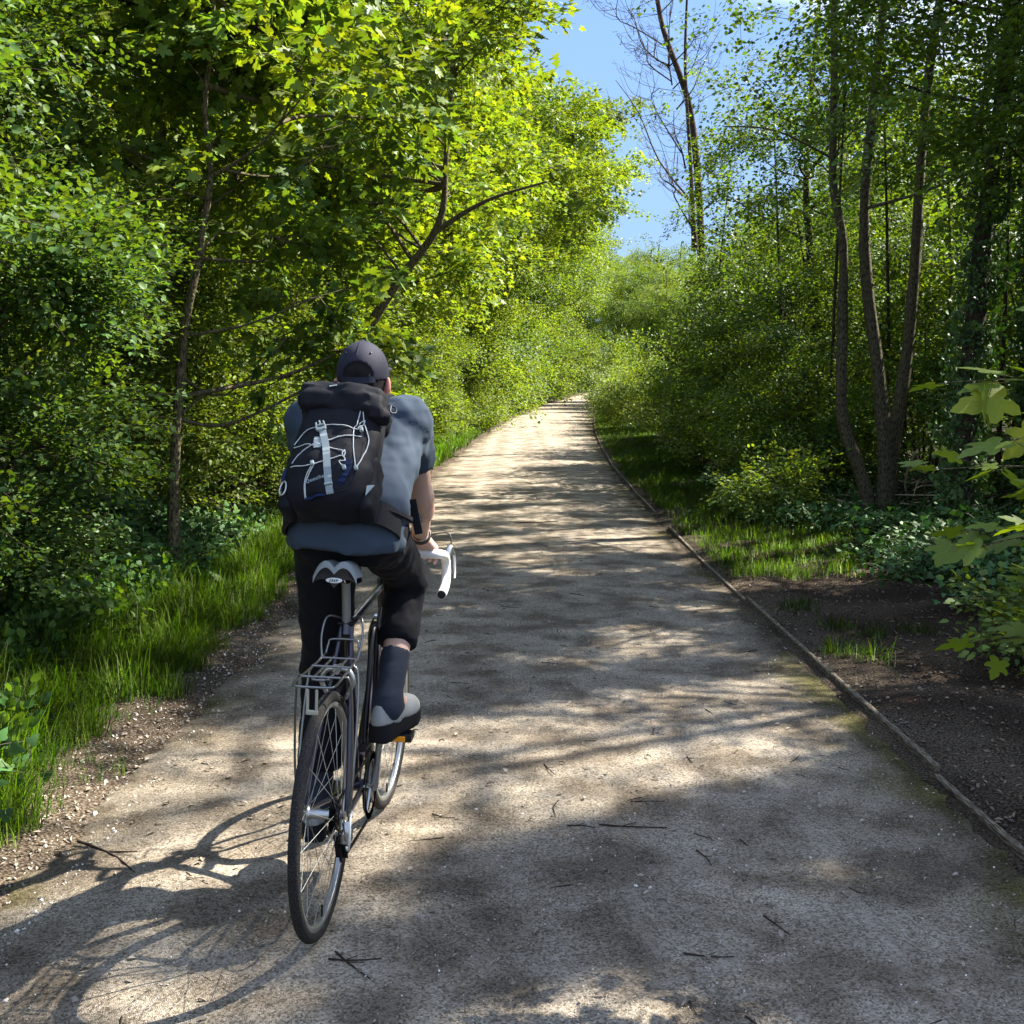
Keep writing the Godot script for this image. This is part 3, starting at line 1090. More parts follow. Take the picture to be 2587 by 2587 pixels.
func right_trees() -> void:
	# three stems from one foot
	var b := ground_at(4.05, 13.0)
	var bl := blob_cloud(Vector3(-0.3, 6.6, 0.2), Vector3(2.6, 2.2, 2.6), 44, 0.75, 80)
	bl += blob_cloud(Vector3(-0.5, 4.2, 0.6), Vector3(2.4, 0.9, 1.8), 14, 0.55, 40)
	plant("three_stemmed_tree", "woodland tree with three slender curved stems from one foot", "tree", "", b, {"trunks": [
		[[Vector3(-0.05, -0.1, 0), Vector3(-0.18, 0.45, 0), Vector3(-0.42, 1.15, 0), Vector3(-0.45, 2.0, 0), Vector3(-0.47, 3.0, 0), Vector3(-0.6, 3.7, 0), Vector3(-0.65, 5.0, 0.1), Vector3(-0.8, 7.5, 0.2)], 0.085, 0.03],
		[[Vector3(0.06, -0.1, 0.03), Vector3(0.06, 0.6, 0.03), Vector3(-0.03, 1.5, 0.02), Vector3(-0.2, 2.6, 0), Vector3(-0.25, 3.6, 0), Vector3(-0.12, 5.0, -0.1), Vector3(0.1, 8.0, -0.2)], 0.1, 0.035],
		[[Vector3(0.14, -0.1, -0.1), Vector3(0.22, 0.8, -0.25), Vector3(0.36, 1.6, -0.35), Vector3(0.45, 2.8, -0.4), Vector3(0.6, 5.0, -0.6), Vector3(1.0, 7.5, -0.7)], 0.1, 0.04]],
		"blobs": bl, "spray": "wood", "tint_a": DEEP, "tint_b": FRESH, "bark": "bark_grey", "prune": true, "size": Vector2(0.9, 1.4)})
	# ivy-clad trunks
	var ivy := [[4.3, 11.2, 0.125, 8.5, "thick ivy covered trunk standing between the brush pile and the near maple sprig"], [5.6, 12.6, 0.12, 9.0, "ivy covered trunk behind the maple sprig, second from the brush pile"]]
	for s in ivy:
		b = ground_at(s[0], s[1])
		var h: float = s[3]
		var lean := 0.35 if s[0] < 5.0 else -0.25
		var pts := [Vector3(-0.04, -0.1, 0), Vector3(0, 1.2, 0), Vector3(lean * 0.3, 3.0, 0), Vector3(lean * 0.7, 5.0, 0.1), Vector3(lean, h, 0.2)]
		bl = blob_cloud(Vector3(lean - 0.4, h * 0.78, 0.3), Vector3(2.6, h * 0.24, 2.6), 40, 0.75, 80)
		var t := plant("ivy_clad_tree", s[4], "tree", "", b, {"trunks": [[pts, s[2], 0.05]], "blobs": bl, "spray": "wood", "tint_a": DEEP, "tint_b": FRESH, "bark": "bark_dark", "prune": true, "size": Vector2(0.9, 1.4)})
		var xfs := []
		var cols := PackedColorArray()
		var cv: Array = curve(pts, 8)
		for i in 520:
			var q := pow(rng.randf(), 1.1) * 0.8
			var p: Vector3 = cv[int(q * (cv.size() - 1))]
			var a := rng.randf() * TAU
			var out := Vector3(cos(a), 0, sin(a))
			xfs.append(Transform3D(turn(Vector3(-out.z, -0.8, out.x) + rv() * 0.4, out + rv() * 0.25).scaled(Vector3.ONE * rng.randf_range(0.7, 1.1)), p + out * (s[2] * 0.95 + rng.randf() * 0.07) + Vector3.UP * rng.randf_range(-0.15, 0.15)))
			cols.append(Color(1, 1, 1) * rng.randf_range(0.7, 1.2))
		scatter("ivy", spray.ivy, mats.leaf_glossy, xfs, cols, t)
	# trees that lean over the path from beside the camera and shade its near end
	var near := [[8.8, 6.4, 13.0, 2.3, "tall woodland tree beside the camera that shades the foreground"], [10.8, 7.6, 13.5, 2.4, "tall woodland tree beside the camera, second from the path"], [8.7, 9.2, 12.6, 2.3, "tall woodland tree out beyond the near maple sprig"], [11.0, 10.2, 13.5, 2.5, "tall woodland tree far out beyond the near maple sprig"], [12.6, 8.6, 13.8, 2.4, "tallest woodland tree, far to the side of the camera"], [6.6, 8.0, 7.6, 2.0, "woodland tree beside the near maple sprig, its branches over the edging"], [4.9, 9.6, 7.0, 2.2, "woodland tree in front of the ivy covered trunks with dark low branches"], [7.6, 11.0, 8.5, 2.4, "tall woodland tree deep behind the ivy covered trunks"], [6.6, 15.5, 8.5, 2.4, "tall woodland tree behind the brush pile"], [4.6, 18.5, 7.5, 2.0, "woodland tree just beyond the three stemmed one"]]
	for s in near:
		b = ground_at(s[0], s[1])
		var h: float = s[2]
		bl = blob_cloud(Vector3(-0.3, h * 0.68 if h < 10.0 else h * 0.8, 0), Vector3(s[3], h * 0.3 if h < 10.0 else 2.7, s[3]), 40, 0.75, 92)
		plant("woodland_tree", s[4], "tree", "", b, {"trunks": [[[Vector3(0, -0.1, 0), Vector3(0.1, h * 0.3, 0), Vector3(-0.1, h * 0.6, 0), Vector3(0.05, h * 0.98, 0)], 0.11, 0.02]], "blobs": bl, "spray": "wood", "tint_a": DEEP, "tint_b": FRESH, "bark": "bark_dark", "prune": true, "size": Vector2(0.9, 1.4)})
	# thin straight stems of young trees deeper in the wood
	var poles := [[3.9, 14.6], [4.9, 15.4], [5.6, 13.6], [6.4, 17.2], [4.3, 18.8], [7.1, 14.2], [5.2, 20.5], [8.0, 18.0], [6.0, 22.5], [3.6, 22.0], [6.9, 11.6], [9.0, 13.0]]
	for i in poles.size():
		var q: Array = poles[i]
		b = ground_at(q[0], q[1])
		var h := rng.randf_range(5.0, 7.5)
		var lx := rng.randf_range(-0.5, 0.5)
		bl = blob_cloud(Vector3(lx * 0.8, h * 0.8, 0), Vector3(1.0, h * 0.2, 1.0), 9, 0.5, 40)
		plant("young_tree", "thin dark straight stemmed young tree deeper in the wood", "tree", "thin young trees in the wood", b, {"trunks": [[[Vector3(0, -0.1, 0), Vector3(lx * 0.2, h * 0.35, 0.03), Vector3(lx * 0.6, h * 0.7, 0), Vector3(lx, h, 0)], rng.randf_range(0.03, 0.055), 0.01]], "blobs": bl, "spray": "wood", "tint_a": DEEP, "tint_b": FRESH, "bark": "bark_dark", "prune": true})
	# the bare tree before the sky, just coming into bud
	b = ground_at(4.4, 28.0)
	var tr := [[[Vector3(0.1, -0.2, 0), Vector3(0.1, 2.5, 0), Vector3(0.0, 4.6, 0), Vector3(-0.12, 6.3, 0), Vector3(-0.35, 7.8, 0), Vector3(-0.95, 9.4, 0), Vector3(-1.35, 11.0, 0), Vector3(-2.6, 13.0, 0.1)], 0.12, 0.04], [[Vector3(-0.15, 4.4, 0.1), Vector3(-0.32, 6.6, 0.2), Vector3(-0.45, 9.0, 0.1), Vector3(-0.3, 12.5, 0)], 0.06, 0.02]]
	var bl2 := []
	var m := MB.new()
	var wide := []
	for i in 40:
		var q := 0.34 + 0.64 * rng.randf()
		var p := Vector3(lerpf(0.1, -2.0, q * q), 13.0 * q, 0)
		var a := rng.randf() * TAU
		var l := rng.randf_range(1.2, 3.0) * (1.25 - q * 0.6)
		var out := Vector3(cos(a), 0, sin(a) * 0.8)
		var e := p + out * l * rng.randf_range(0.5, 0.8) + Vector3.UP * l * rng.randf_range(0.55, 1.05)
		var pts := curve([p, p.lerp(e, 0.35) + out * l * 0.1 + rv() * 0.06 * l, p.lerp(e, 0.7) + out * l * 0.08 + rv() * 0.08 * l, e], 3)
		wide.append([pts, 0.028 * (1.3 - q), 0.007])
		for j in 6:
			var s: Vector3 = pts[2 + j]
			var o2 := (out + rv() * 0.7).normalized()
			var l2 := l * rng.randf_range(0.25, 0.55)
			var e2 := s + o2 * l2 * 0.8 + Vector3.UP * l2 * 0.5
			wide.append([curve([s, s + o2 * l2 * 0.45 + Vector3.UP * l2 * 0.1 + rv() * l2 * 0.06, e2], 3), 0.008, 0.004])
			bl2.append([e2, Vector3(0.2, 0.15, 0.2), 2])
			for g in 2:
				var s3: Vector3 = s.lerp(e2, rng.randf_range(0.3, 0.9))
				var o3 := (o2 + rv() * 0.7).normalized()
				wide.append([[s3, s3 + o3 * l2 * 0.25, s3 + o3 * l2 * 0.4 + Vector3.UP * l2 * 0.22], 0.005, 0.003])
	var t := plant("bare_tree", "tall nearly bare tree with thin curved twigs against the blue sky", "tree", "", b, {"trunks": tr, "blobs": bl2, "spray": "bud", "tint_a": SPRING, "tint_b": Color(1.1, 0.85, 0.6), "bark": "bark_twig", "limb": 0.3, "size": Vector2(0.7, 1.2)})
	for w in wide:
		m.tube(w[0], taper(w[0].size(), w[1], w[2]), 4, Color.WHITE, false)
	piece("branches", m.mesh(), mats.bark_twig, t)


func right_understory() -> void:
	# hazel-like saplings, four kinds then copies
	var protos := []
	for i in 4:
		var o := shrub_spec(3.2, 1.0, 16, 42, "wood", DEEP, FRESH, {"blob": 0.42, "stems": 5, "stem_r": 0.02, "fuzz": 0.8})
		protos.append(plant("sapling", "thin stemmed leafy sapling in the shade of the woodland beyond the timber edging", "sapling", "shaded saplings under the trees", ground_at([4.3, 5.2, 4.1, 5.8][i], [16.0, 18.0, 20.5, 9.4][i]), o))
	var spots := [[3.8, 17.8, 1.0], [4.9, 20.5, 1.2], [5.6, 16.0, 1.1], [6.4, 13.4, 1.2], [7.2, 8.4, 1.1], [6.2, 19.0, 1.4], [7.6, 16.0, 1.4], [8.2, 12.0, 1.3], [5.0, 22.5, 1.4], [7.0, 23.0, 1.6], [8.8, 19.5, 1.6], [9.5, 15.0, 1.6], [9.0, 9.5, 1.5], [6.3, 7.0, 0.9], [3.7, 14.9, 0.7], [4.0, 22.6, 1.1], [10.5, 12.0, 1.8], [10.5, 22.0, 1.9], [7.5, 27.0, 1.8], [5.9, 26.5, 1.5]]
	for i in spots.size():
		var s: Array = spots[i]
		copy_of(protos[i % 4], "sapling", ground_at(s[0], s[1]), rng.randf() * TAU, Vector3.ONE * s[2] * Vector3(1.1, 1.0, 1.1), "thin stemmed leafy sapling in the shade of the woodland beyond the timber edging", "shaded saplings under the trees")
	# low bushes at the path side further on
	var low := []
	for i in 3:
		var o := shrub_spec(1.25, 0.85, 14, 48, "hedge", SPRING, FRESH * 1.1, {"blob": 0.4, "stems": 7, "fuzz": 0.75})
		low.append(plant("verge_bush", next_of("low leafy bush along the grass strip beyond the timber edging"), "bush", "bushes behind the grass strip", ground_at(xc(18.0 + i * 2.0) + 4.0, 18.0 + i * 2.0), o))
	var d := 25.0
	var k := 0
	while d < 75.0:
		var s := rng.randf_range(0.9, 1.3) + (d - 25.0) * 0.013
		copy_of(low[k % 3], "verge_bush", ground_at(xc(d) + 3.7 + rng.randf_range(-0.1, 0.5) - 0.8 * smoothstep(28.0, 45.0, d), d), rng.randf() * TAU, Vector3(s, s * rng.randf_range(0.9, 1.5), s), next_of("low leafy bush along the grass strip beyond the timber edging"), "bushes behind the grass strip")
		if k % 2 == 0:
			copy_of(low[(k + 1) % 3], "verge_bush", ground_at(xc(d) + 6.0 + rng.randf_range(-0.3, 0.9), d + 1.0), rng.randf() * TAU, Vector3(s, s * rng.randf_range(1.8, 3.0), s), next_of("taller bush in the second row beyond the timber edging"), "bushes behind the grass strip")
		k += 1
		d += 1.7 + (d - 25.0) * 0.05


func far_trees() -> void:
	var protos := []
	for i in 3:
		var bl := blob_cloud(Vector3(0, 5.4, 0), Vector3(2.4, 3.6, 2.4), 44, 0.95, 34)
		bl += blob_cloud(Vector3(0, 1.4, 0), Vector3(2.2, 1.1, 2.2), 12, 0.8, 26)
		protos.append(plant("background_tree", "leafy tree in the wood behind the nearer trees and hedge", "tree", "trees of the wood behind", ground_at([-8.0, -8.5, 9.8][i], [6.0, 12.0, 30.0][i]), {"trunks": [[[Vector3(0, -0.2, 0), Vector3(0.15, 3.0, 0), Vector3(-0.1, 6.0, 0.1), Vector3(0.1, 9.0, 0)], 0.13, 0.03]], "blobs": bl, "spray": "far", "tint_a": DEEP, "tint_b": FRESH, "bark": "bark_dark"}))
	var spots := []
	var d := 2.0
	while d < 130.0:
		var s := clampf(0.75 + d * 0.016, 0.9, 1.75)
		spots.append([xc(d) - 7.0 - rng.randf() * 1.2 + (1.6 if d > 30.0 else 0.0), d, s])
		if d > 6.0:
			spots.append([xc(d) - 12.0 - rng.randf() * 2.0, d + 2.0, s * 1.25])
		d += 3.6 + d * 0.05
	for q in [[38.0, 1.3, -3.6], [44.0, 1.4, -3.4], [51.0, 1.5, -3.2], [59.0, 1.6, -3.0], [66.0, 1.0, 4.2], [75.0, 1.1, 4.8], [73.0, 0.95, 8.0], [58.0, 0.65, 4.8], [84.0, 1.6, -2.8]]:
		spots.append([xc(q[0]) + q[2], q[0], q[1]])
	d = 24.0
	while d < 130.0:
		var s := clampf(0.55 + d * 0.009, 0.7, 1.5)
		spots.append([xc(d) + 13.0 + rng.randf() * 2.0, d, s])
		spots.append([xc(d) + 19.0 + rng.randf() * 2.5, d + 2.0, s * 1.1])
		if d > 40.0:
			spots.append([xc(d) + 7.2 + rng.randf(), d, s * 0.7])
		d += 6.2 + d * 0.05
	for q in [[14.0, 8.0, 0.8], [16.5, 13.0, 0.9], [15.5, 19.0, 0.85], [20.0, 10.0, 1.0], [22.0, 17.0, 1.05], [15.5, 2.5, 0.85]]:
		spots.append(q)
	# the wood that closes the view where the path bends away
	for q in [[7.0, 132.0, 1.6], [1.0, 136.0, 1.7], [12.5, 140.0, 1.7], [18.0, 128.0, 1.5], [23.0, 120.0, 1.5], [28.0, 112.0, 1.5], [-5.0, 134.0, 1.7], [24.0, 140.0, 1.8]]:
		spots.append(q)
	for i in spots.size():
		var s: Array = spots[i]
		copy_of(protos[i % 3], "background_tree", ground_at(s[0], s[1]), rng.randf() * TAU, Vector3(1, rng.randf_range(0.9, 1.15), 1) * s[2], "leafy tree in the wood behind the nearer trees and hedge", "trees of the wood behind")


# ---------------------------------------------------------------- bicycle
# Bicycle axes: x to its right, y up, forward is -z; the origin is where the rear tyre meets the ground.
const REAR := Vector3(-0.535, 0.004, -3.17)
const HEADING := -4.2
const LEAN := -2.0
const TYRE_R := 0.34


func bike_basis() -> Basis:
	return Basis(Vector3.UP, deg_to_rad(HEADING)) * Basis(Vector3.BACK, deg_to_rad(LEAN))


func ring(r: float, n: int) -> Array:
	var out := []
	for i in n:
		var a := TAU * i / n
		out.append(Vector3(0, sin(a) * r, cos(a) * r))
	return out


# turns a lathe's y axis into the bicycle's x axis
func sideways(at: Vector3) -> Transform3D:
	return Transform3D(Basis(Vector3(0, 0, -1), Vector3(1, 0, 0), Vector3(0, -1, 0)), at)


func wheel(called: String, bike: Node3D, hub: Vector3, hub_half: float) -> Node3D:
	var w := Node3D.new()
	w.name = called
	w.position = hub
	bike.add_child(w, true)
	var m := MB.new()
	m.tube(ring(TYRE_R - 0.0165, 72), [0.0165], 12, Color.WHITE, false, 0.0, true)
	piece("tyre", m.mesh(), mats.tyre_rubber, w)
	m = MB.new()
	var prof := [Vector2(0.296, -0.006), Vector2(0.299, -0.0095), Vector2(0.316, -0.0105), Vector2(0.316, 0.0105), Vector2(0.299, 0.0095), Vector2(0.296, 0.006), Vector2(0.296, -0.006)]
	m.lathe(sideways(Vector3.ZERO), prof, 72)
	m.smooth()
	piece("rim", m.mesh(), mats.aluminium, w)
	m = MB.new()
	m.lathe(sideways(Vector3.ZERO), [Vector2(0.004, -hub_half - 0.012), Vector2(0.009, -hub_half - 0.01), Vector2(0.012, -hub_half), Vector2(0.023, -hub_half + 0.004), Vector2(0.023, -hub_half + 0.008), Vector2(0.014, -hub_half + 0.014), Vector2(0.014, hub_half - 0.014), Vector2(0.023, hub_half - 0.008), Vector2(0.023, hub_half - 0.004), Vector2(0.012, hub_half), Vector2(0.009, hub_half + 0.01), Vector2(0.004, hub_half + 0.012)], 16)
	piece("hub", m.mesh(), mats.aluminium, w)
	var n := 32
	for i in n:
		var side := 1.0 if i % 2 == 0 else -1.0
		var a := TAU * i / n
		var b := a + (0.95 if (i / 2) % 2 == 0 else -0.95)
		m = MB.new()
		m.tube([Vector3(side * (hub_half - 0.006), sin(b) * 0.021, cos(b) * 0.021), Vector3(side * 0.002, sin(a) * 0.299, cos(a) * 0.299)], [0.00095], 5, Color.WHITE, false)
		piece("spoke", m.mesh(), mats.dull_alloy, w)
	m = MB.new()
	m.tube([Vector3(0, -0.298, 0.0), Vector3(0, -0.262, 0.0)], [0.003], 6)
	piece("valve", m.mesh(), mats.dark_steel, w)
	return w


func holder(called: String, parent: Node, at := Vector3.ZERO) -> Node3D:
	var h := Node3D.new()
	h.name = called
	h.position = at
	parent.add_child(h, true)
	return h


func build_bicycle() -> void:
	var bike := thing("bicycle", "dark road bicycle with white taped drop bars and a wire rear rack under the rider", "bicycle", REAR)
	bike.basis = bike_basis()
	var rh := Vector3(0, TYRE_R, 0)
	var fh := Vector3(0, TYRE_R, -1.02)
	var bb := Vector3(0, 0.275, -0.435)
	var st := Vector3(0, 0.84, -0.265)
	wheel("rear_wheel", bike, rh, 0.05)
	var fw := wheel("front_wheel", bike, fh, 0.04)
	fw.rotation.y = deg_to_rad(-1.5)
	# frame
	var f := holder("frame", bike)
	var ht := Vector3(0, 0.875, -0.825)
	var hb := Vector3(0, 0.735, -0.868)
	rod("seat_tube", [bb, st], 0.0145, 14, mats.frame_paint, f)
	rod("top_tube", [Vector3(0, 0.815, -0.272), Vector3(0, 0.845, -0.834)], 0.0135, 14, mats.frame_paint, f)
	rod("down_tube", [bb, Vector3(0, 0.765, -0.858)], 0.0155, 14, mats.frame_paint, f)
	rod("head_tube", [ht, hb], 0.0185, 14, mats.frame_paint, f)
	rod("bottom_bracket", [bb + Vector3(-0.036, 0, 0), bb + Vector3(0.036, 0, 0)], 0.02, 14, mats.frame_paint, f)
	rod("seat_lug", [st - Vector3(0, 0.045, -0.013), st + Vector3(0, 0.004, 0)], 0.0175, 14, mats.frame_paint, f)
	for s in [-1.0, 1.0]:
		var m := MB.new()
		m.tube(curve([Vector3(s * 0.014, 0.822, -0.258), Vector3(s * 0.03, 0.66, -0.18), Vector3(s * 0.055, 0.44, -0.06), Vector3(s * 0.062, 0.345, -0.005)], 4), taper(13, 0.0078, 0.0062), 10)
		piece("seat_stay", m.mesh(), mats.frame_paint, f)
		m = MB.new()
		m.tube(curve([bb + Vector3(s * 0.028, 0, 0.015), Vector3(s * 0.036, 0.288, -0.28), Vector3(s * 0.058, 0.325, -0.08), Vector3(s * 0.062, 0.338, -0.01)], 4), taper(13, 0.0098, 0.007), 10)
		piece("chain_stay", m.mesh(), mats.frame_paint, f)
		m = MB.new()
		m.box(Transform3D(Basis(), Vector3(s * 0.062, 0.34, 0.002)), Vector3(0.003, 0.018, 0.016), 0.003)
		piece("dropout", m.mesh(), mats.chrome, f)
		m = MB.new()
		m.tube(curve([Vector3(s * 0.022, 0.722, -0.868), Vector3(s * 0.046, 0.66, -0.885), Vector3(s * 0.051, 0.5, -0.935), Vector3(s * 0.05, 0.4, -0.975), Vector3(s * 0.049, 0.342, -1.018)], 5), taper(21, 0.0115, 0.0065), 10)
		piece("fork_leg", m.mesh(), mats.frame_paint, f)
	rod("fork_crown", [Vector3(-0.03, 0.722, -0.868), Vector3(0.03, 0.722, -0.868)], 0.014, 10, mats.chrome, f)
	rod("brake_bridge", [Vector3(-0.03, 0.69, -0.19), Vector3(0.03, 0.69, -0.19)], 0.006, 8, mats.frame_paint, f)
	# seat post and saddle
	var post := rod("seat_post", [st - Vector3(0, 0.02, -0.006), Vector3(0, 0.995, -0.228)], 0.0132, 16, mats.dull_alloy, bike)
	rod("clamp_bolt", [st + Vector3(-0.024, -0.012, 0.016), st + Vector3(0.024, -0.012, 0.016)], 0.006, 8, mats.dark_steel, post)
	saddle(bike)
	# stem, bar, levers
	rod("stem", curve([Vector3(0, 0.86, -0.829), Vector3(0, 0.922, -0.805), Vector3(0, 0.942, -0.83), Vector3(0, 0.948, -0.905)], 5), 0.0115, 12, mats.aluminium, bike)
	var bar := holder("handlebar", bike)
	rod("bar", [Vector3(-0.07, 0.948, -0.905), Vector3(0.07, 0.948, -0.905)], 0.0125, 12, mats.aluminium, bar)
	for s in [-1.0, 1.0]:
		var pts := curve([Vector3(s * 0.055, 0.948, -0.905), Vector3(s * 0.12, 0.948, -0.905), Vector3(s * 0.165, 0.947, -0.912), Vector3(s * 0.187, 0.942, -0.945), Vector3(s * 0.193, 0.93, -0.985), Vector3(s * 0.196, 0.9, -1.008), Vector3(s * 0.199, 0.855, -0.995), Vector3(s * 0.201, 0.832, -0.955), Vector3(s * 0.203, 0.824, -0.9), Vector3(s * 0.205, 0.82, -0.835)], 8)
		var m := MB.new()
		var rad := []
		for i in pts.size():
			rad.append(0.0158 + 0.0007 * absf(sin(i * 1.1)))
		m.tube(pts, rad, 14)
		piece("bar_tape", m.mesh(), mats.bar_tape, bar)
		m = MB.new()
		m.tube([pts[-1] + Vector3(0, 0, -0.004), pts[-1] + Vector3(0, 0, 0.004), pts[-1] + Vector3(0, 0, 0.005)], [0.0142, 0.0142, 0.0135], 14)
		piece("end_plug", m.mesh(), mats.black_plastic, bar)
		m = MB.new()
		m.tube(curve([Vector3(s * 0.196, 0.925, -1.012), Vector3(s * 0.205, 0.955, -1.035), Vector3(s * 0.207, 0.928, -1.05)], 4), taper(9, 0.014, 0.009), 10)
		m.tube(curve([Vector3(s * 0.207, 0.946, -1.05), Vector3(s * 0.215, 0.92, -1.07), Vector3(s * 0.222, 0.868, -1.05), Vector3(s * 0.224, 0.845, -1.03)], 5), taper(16, 0.0085, 0.0045), 8)
		piece("brake_lever", m.mesh(), mats.aluminium, bar)
		rod("brake_cable", curve([Vector3(s * 0.207, 0.945, -1.05), Vector3(s * 0.19, 1.0, -1.08), Vector3(s * 0.09, 0.97, -1.07), Vector3(s * 0.01, 0.86, -0.95)], 6), 0.0025, 6, mats.black_plastic, bar)
	var m2 := MB.new()
	m2.box(Transform3D(Basis(Vector3.FORWARD, 0.06), Vector3(0.072, 0.922, -0.89)), Vector3(0.045, 0.008, 0.007), 0.003)
	piece("red_strip", m2.mesh(), mats.dull_red, bar)  # thin dull red strip just under the bar
	# cranks, rings, pedals
	var cs := holder("crankset", bike)
	for q in [[0.102, 0.05], [0.084, 0.041]]:
		var m := MB.new()
		var teeth := 104
		var pts := []
		var s0 := m.v.size()
		for fc in 2:
			for i in teeth:
				var a := TAU * i / teeth
				var r: float = q[0] + (0.003 if i % 4 < 2 else 0.0)
				m.vert(Vector3(q[1] + (0.0012 if fc == 0 else -0.0012), bb.y + sin(a) * r, bb.z + cos(a) * r), Vector3.RIGHT if fc == 0 else Vector3.LEFT, Color.WHITE)
				m.vert(Vector3(q[1] + (0.0012 if fc == 0 else -0.0012), bb.y + sin(a) * q[0] * 0.82, bb.z + cos(a) * q[0] * 0.82), Vector3.RIGHT if fc == 0 else Vector3.LEFT, Color.WHITE)
		for fc in 2:
			for i in teeth:
				var j := (i + 1) % teeth
				var o := s0 + fc * teeth * 2
				m.quad(o + i * 2, o + i * 2 + 1, o + j * 2 + 1, o + j * 2)
		for i in teeth:
			var j := (i + 1) % teeth
			m.quad(s0 + i * 2, s0 + teeth * 2 + i * 2, s0 + teeth * 2 + j * 2, s0 + j * 2)
		piece("chainring", m.mesh(), mats.dull_alloy, cs)
	var sp := MB.new()
	for i in 5:
		var a := TAU * i / 5 + 0.3
		sp.tube([bb + Vector3(0.046, 0, 0), bb + Vector3(0.046, sin(a) * 0.086, cos(a) * 0.086)], [0.009, 0.005], 6)
	piece("spider", sp.mesh(), mats.aluminium, cs)
	for s in [-1.0, 1.0]:
		var a := bb + Vector3(s * 0.06, 0, 0)
		var e := bb + Vector3(s * 0.078, s * 0.17, 0.012 * s)
		var m := MB.new()
		m.tube([a - (e - a) * 0.08, a, a.lerp(e, 0.5), e, e + (e - a) * 0.06], [0.011, 0.0145, 0.0105, 0.0115, 0.008], 10)
		piece("crank_arm", m.mesh(), mats.aluminium, cs)
		var pd := holder("pedal", bike, e + Vector3(s * 0.058, 0, 0))
		pd.basis = Basis(Vector3.UP, -s * 0.0)
		m = MB.new()
		m.tube([Vector3(-s * 0.058, 0, 0), Vector3(s * 0.046, 0, 0)], [0.0075], 8)
		for z in [-0.03, 0.03]:
			m.box(Transform3D(Basis(), Vector3(0, 0, z)), Vector3(0.042, 0.011, 0.005), 0.003)
		for x in [-0.04, 0.04]:
			m.box(Transform3D(Basis(), Vector3(x, 0, 0)), Vector3(0.005, 0.011, 0.034), 0.003)
		piece("cage", m.mesh(), mats.black_plastic, pd)
		for z in [-0.0365, 0.0365]:
			m = MB.new()
			m.box(Transform3D(Basis(), Vector3(0, 0, z)), Vector3(0.026, 0.0085, 0.003), 0.0015)
			piece("reflector", m.mesh(), mats.amber, pd)
	# chain, cassette, derailleur
	var cas := MB.new()
	for i in 6:
		cas.lathe(sideways(rh + Vector3(0.026 + i * 0.0042, 0, 0)), [Vector2(0.015, -0.001), Vector2(0.052 - i * 0.005, -0.001), Vector2(0.052 - i * 0.005, 0.001), Vector2(0.015, 0.001)], 40)
	cas.smooth()
	piece("sprocket_cluster", cas.mesh(), mats.dark_steel, bike)
	var pulley_a := Vector3(0.044, 0.272, -0.01)
	var pulley_b := Vector3(0.044, 0.205, -0.045)
	var path := []
	for i in 9:
		var a := lerpf(PI * 0.5, -PI * 0.5, i / 8.0) + PI
		path.append(Vector3(0.048, bb.y + sin(a) * 0.1045, bb.z + cos(a) * 0.1045))
	path.reverse()
	var chain_pts := [Vector3(0.044, rh.y + 0.046, 0.0), Vector3(0.046, bb.y + 0.1045, bb.z)]
	for i in range(1, 9):
		var a := PI * 0.5 + PI * i / 9.0
		chain_pts.append(Vector3(0.048, bb.y + sin(a) * 0.1045, bb.z + cos(a) * 0.1045))
	chain_pts.append_array([Vector3(0.047, bb.y - 0.1045, bb.z), pulley_b + Vector3(0, -0.016, -0.002), pulley_b + Vector3(0, -0.01, 0.015), pulley_b + Vector3(0, 0.008, 0.016), pulley_a + Vector3(0, -0.008, -0.016), pulley_a + Vector3(0, 0.012, -0.012), Vector3(0.044, rh.y - 0.02, 0.04), Vector3(0.044, rh.y + 0.015, 0.045), Vector3(0.044, rh.y + 0.046, 0.0)])
	var ch := MB.new()
	var dense := []
	for i in chain_pts.size() - 1:
		var l: float = (chain_pts[i + 1] - chain_pts[i]).length()
		var k := maxi(1, int(l / 0.0127))
		for j in k:
			dense.append([chain_pts[i].lerp(chain_pts[i + 1], (j + 0.5) / k), (chain_pts[i + 1] - chain_pts[i]).normalized()])
	for i in dense.size():
		var b := turn(dense[i][1], Vector3.RIGHT)
		ch.box(Transform3D(b, dense[i][0]), Vector3(0.0042, 0.0028 if i % 2 == 0 else 0.0036, 0.0062), 0.001)
	piece("chain", ch.mesh(), mats.dark_steel, bike)
	var dr := holder("derailleur", bike)
	var db := MB.new()
	db.tube(curve([Vector3(0.066, 0.325, 0.012), Vector3(0.074, 0.3, 0.022), Vector3(0.07, 0.278, 0.01), Vector3(0.056, 0.268, -0.01)], 4), taper(13, 0.012, 0.015), 10)
	db.box(Transform3D(Basis(Vector3.RIGHT, 0.3), Vector3(0.067, 0.285, 0.012)), Vector3(0.012, 0.022, 0.014), 0.006)
	piece("body", db.mesh(), mats.aluminium, dr)
	for x in [0.038, 0.05]:
		var m := MB.new()
		var mid := (pulley_a + pulley_b) * 0.5
		m.box(Transform3D(turn(pulley_b - pulley_a, Vector3.RIGHT), Vector3(x, mid.y, mid.z)), Vector3(0.0012, 0.012, 0.046), 0.001)
		piece("cage_plate", m.mesh(), mats.dark_steel, dr)
	for p in [pulley_a, pulley_b]:
		var m := MB.new()
		m.lathe(sideways(p), [Vector2(0.003, -0.003), Vector2(0.017, -0.003), Vector2(0.017, 0.003), Vector2(0.003, 0.003)], 20)
		m.smooth()
		piece("pulley", m.mesh(), mats.black_plastic, dr)
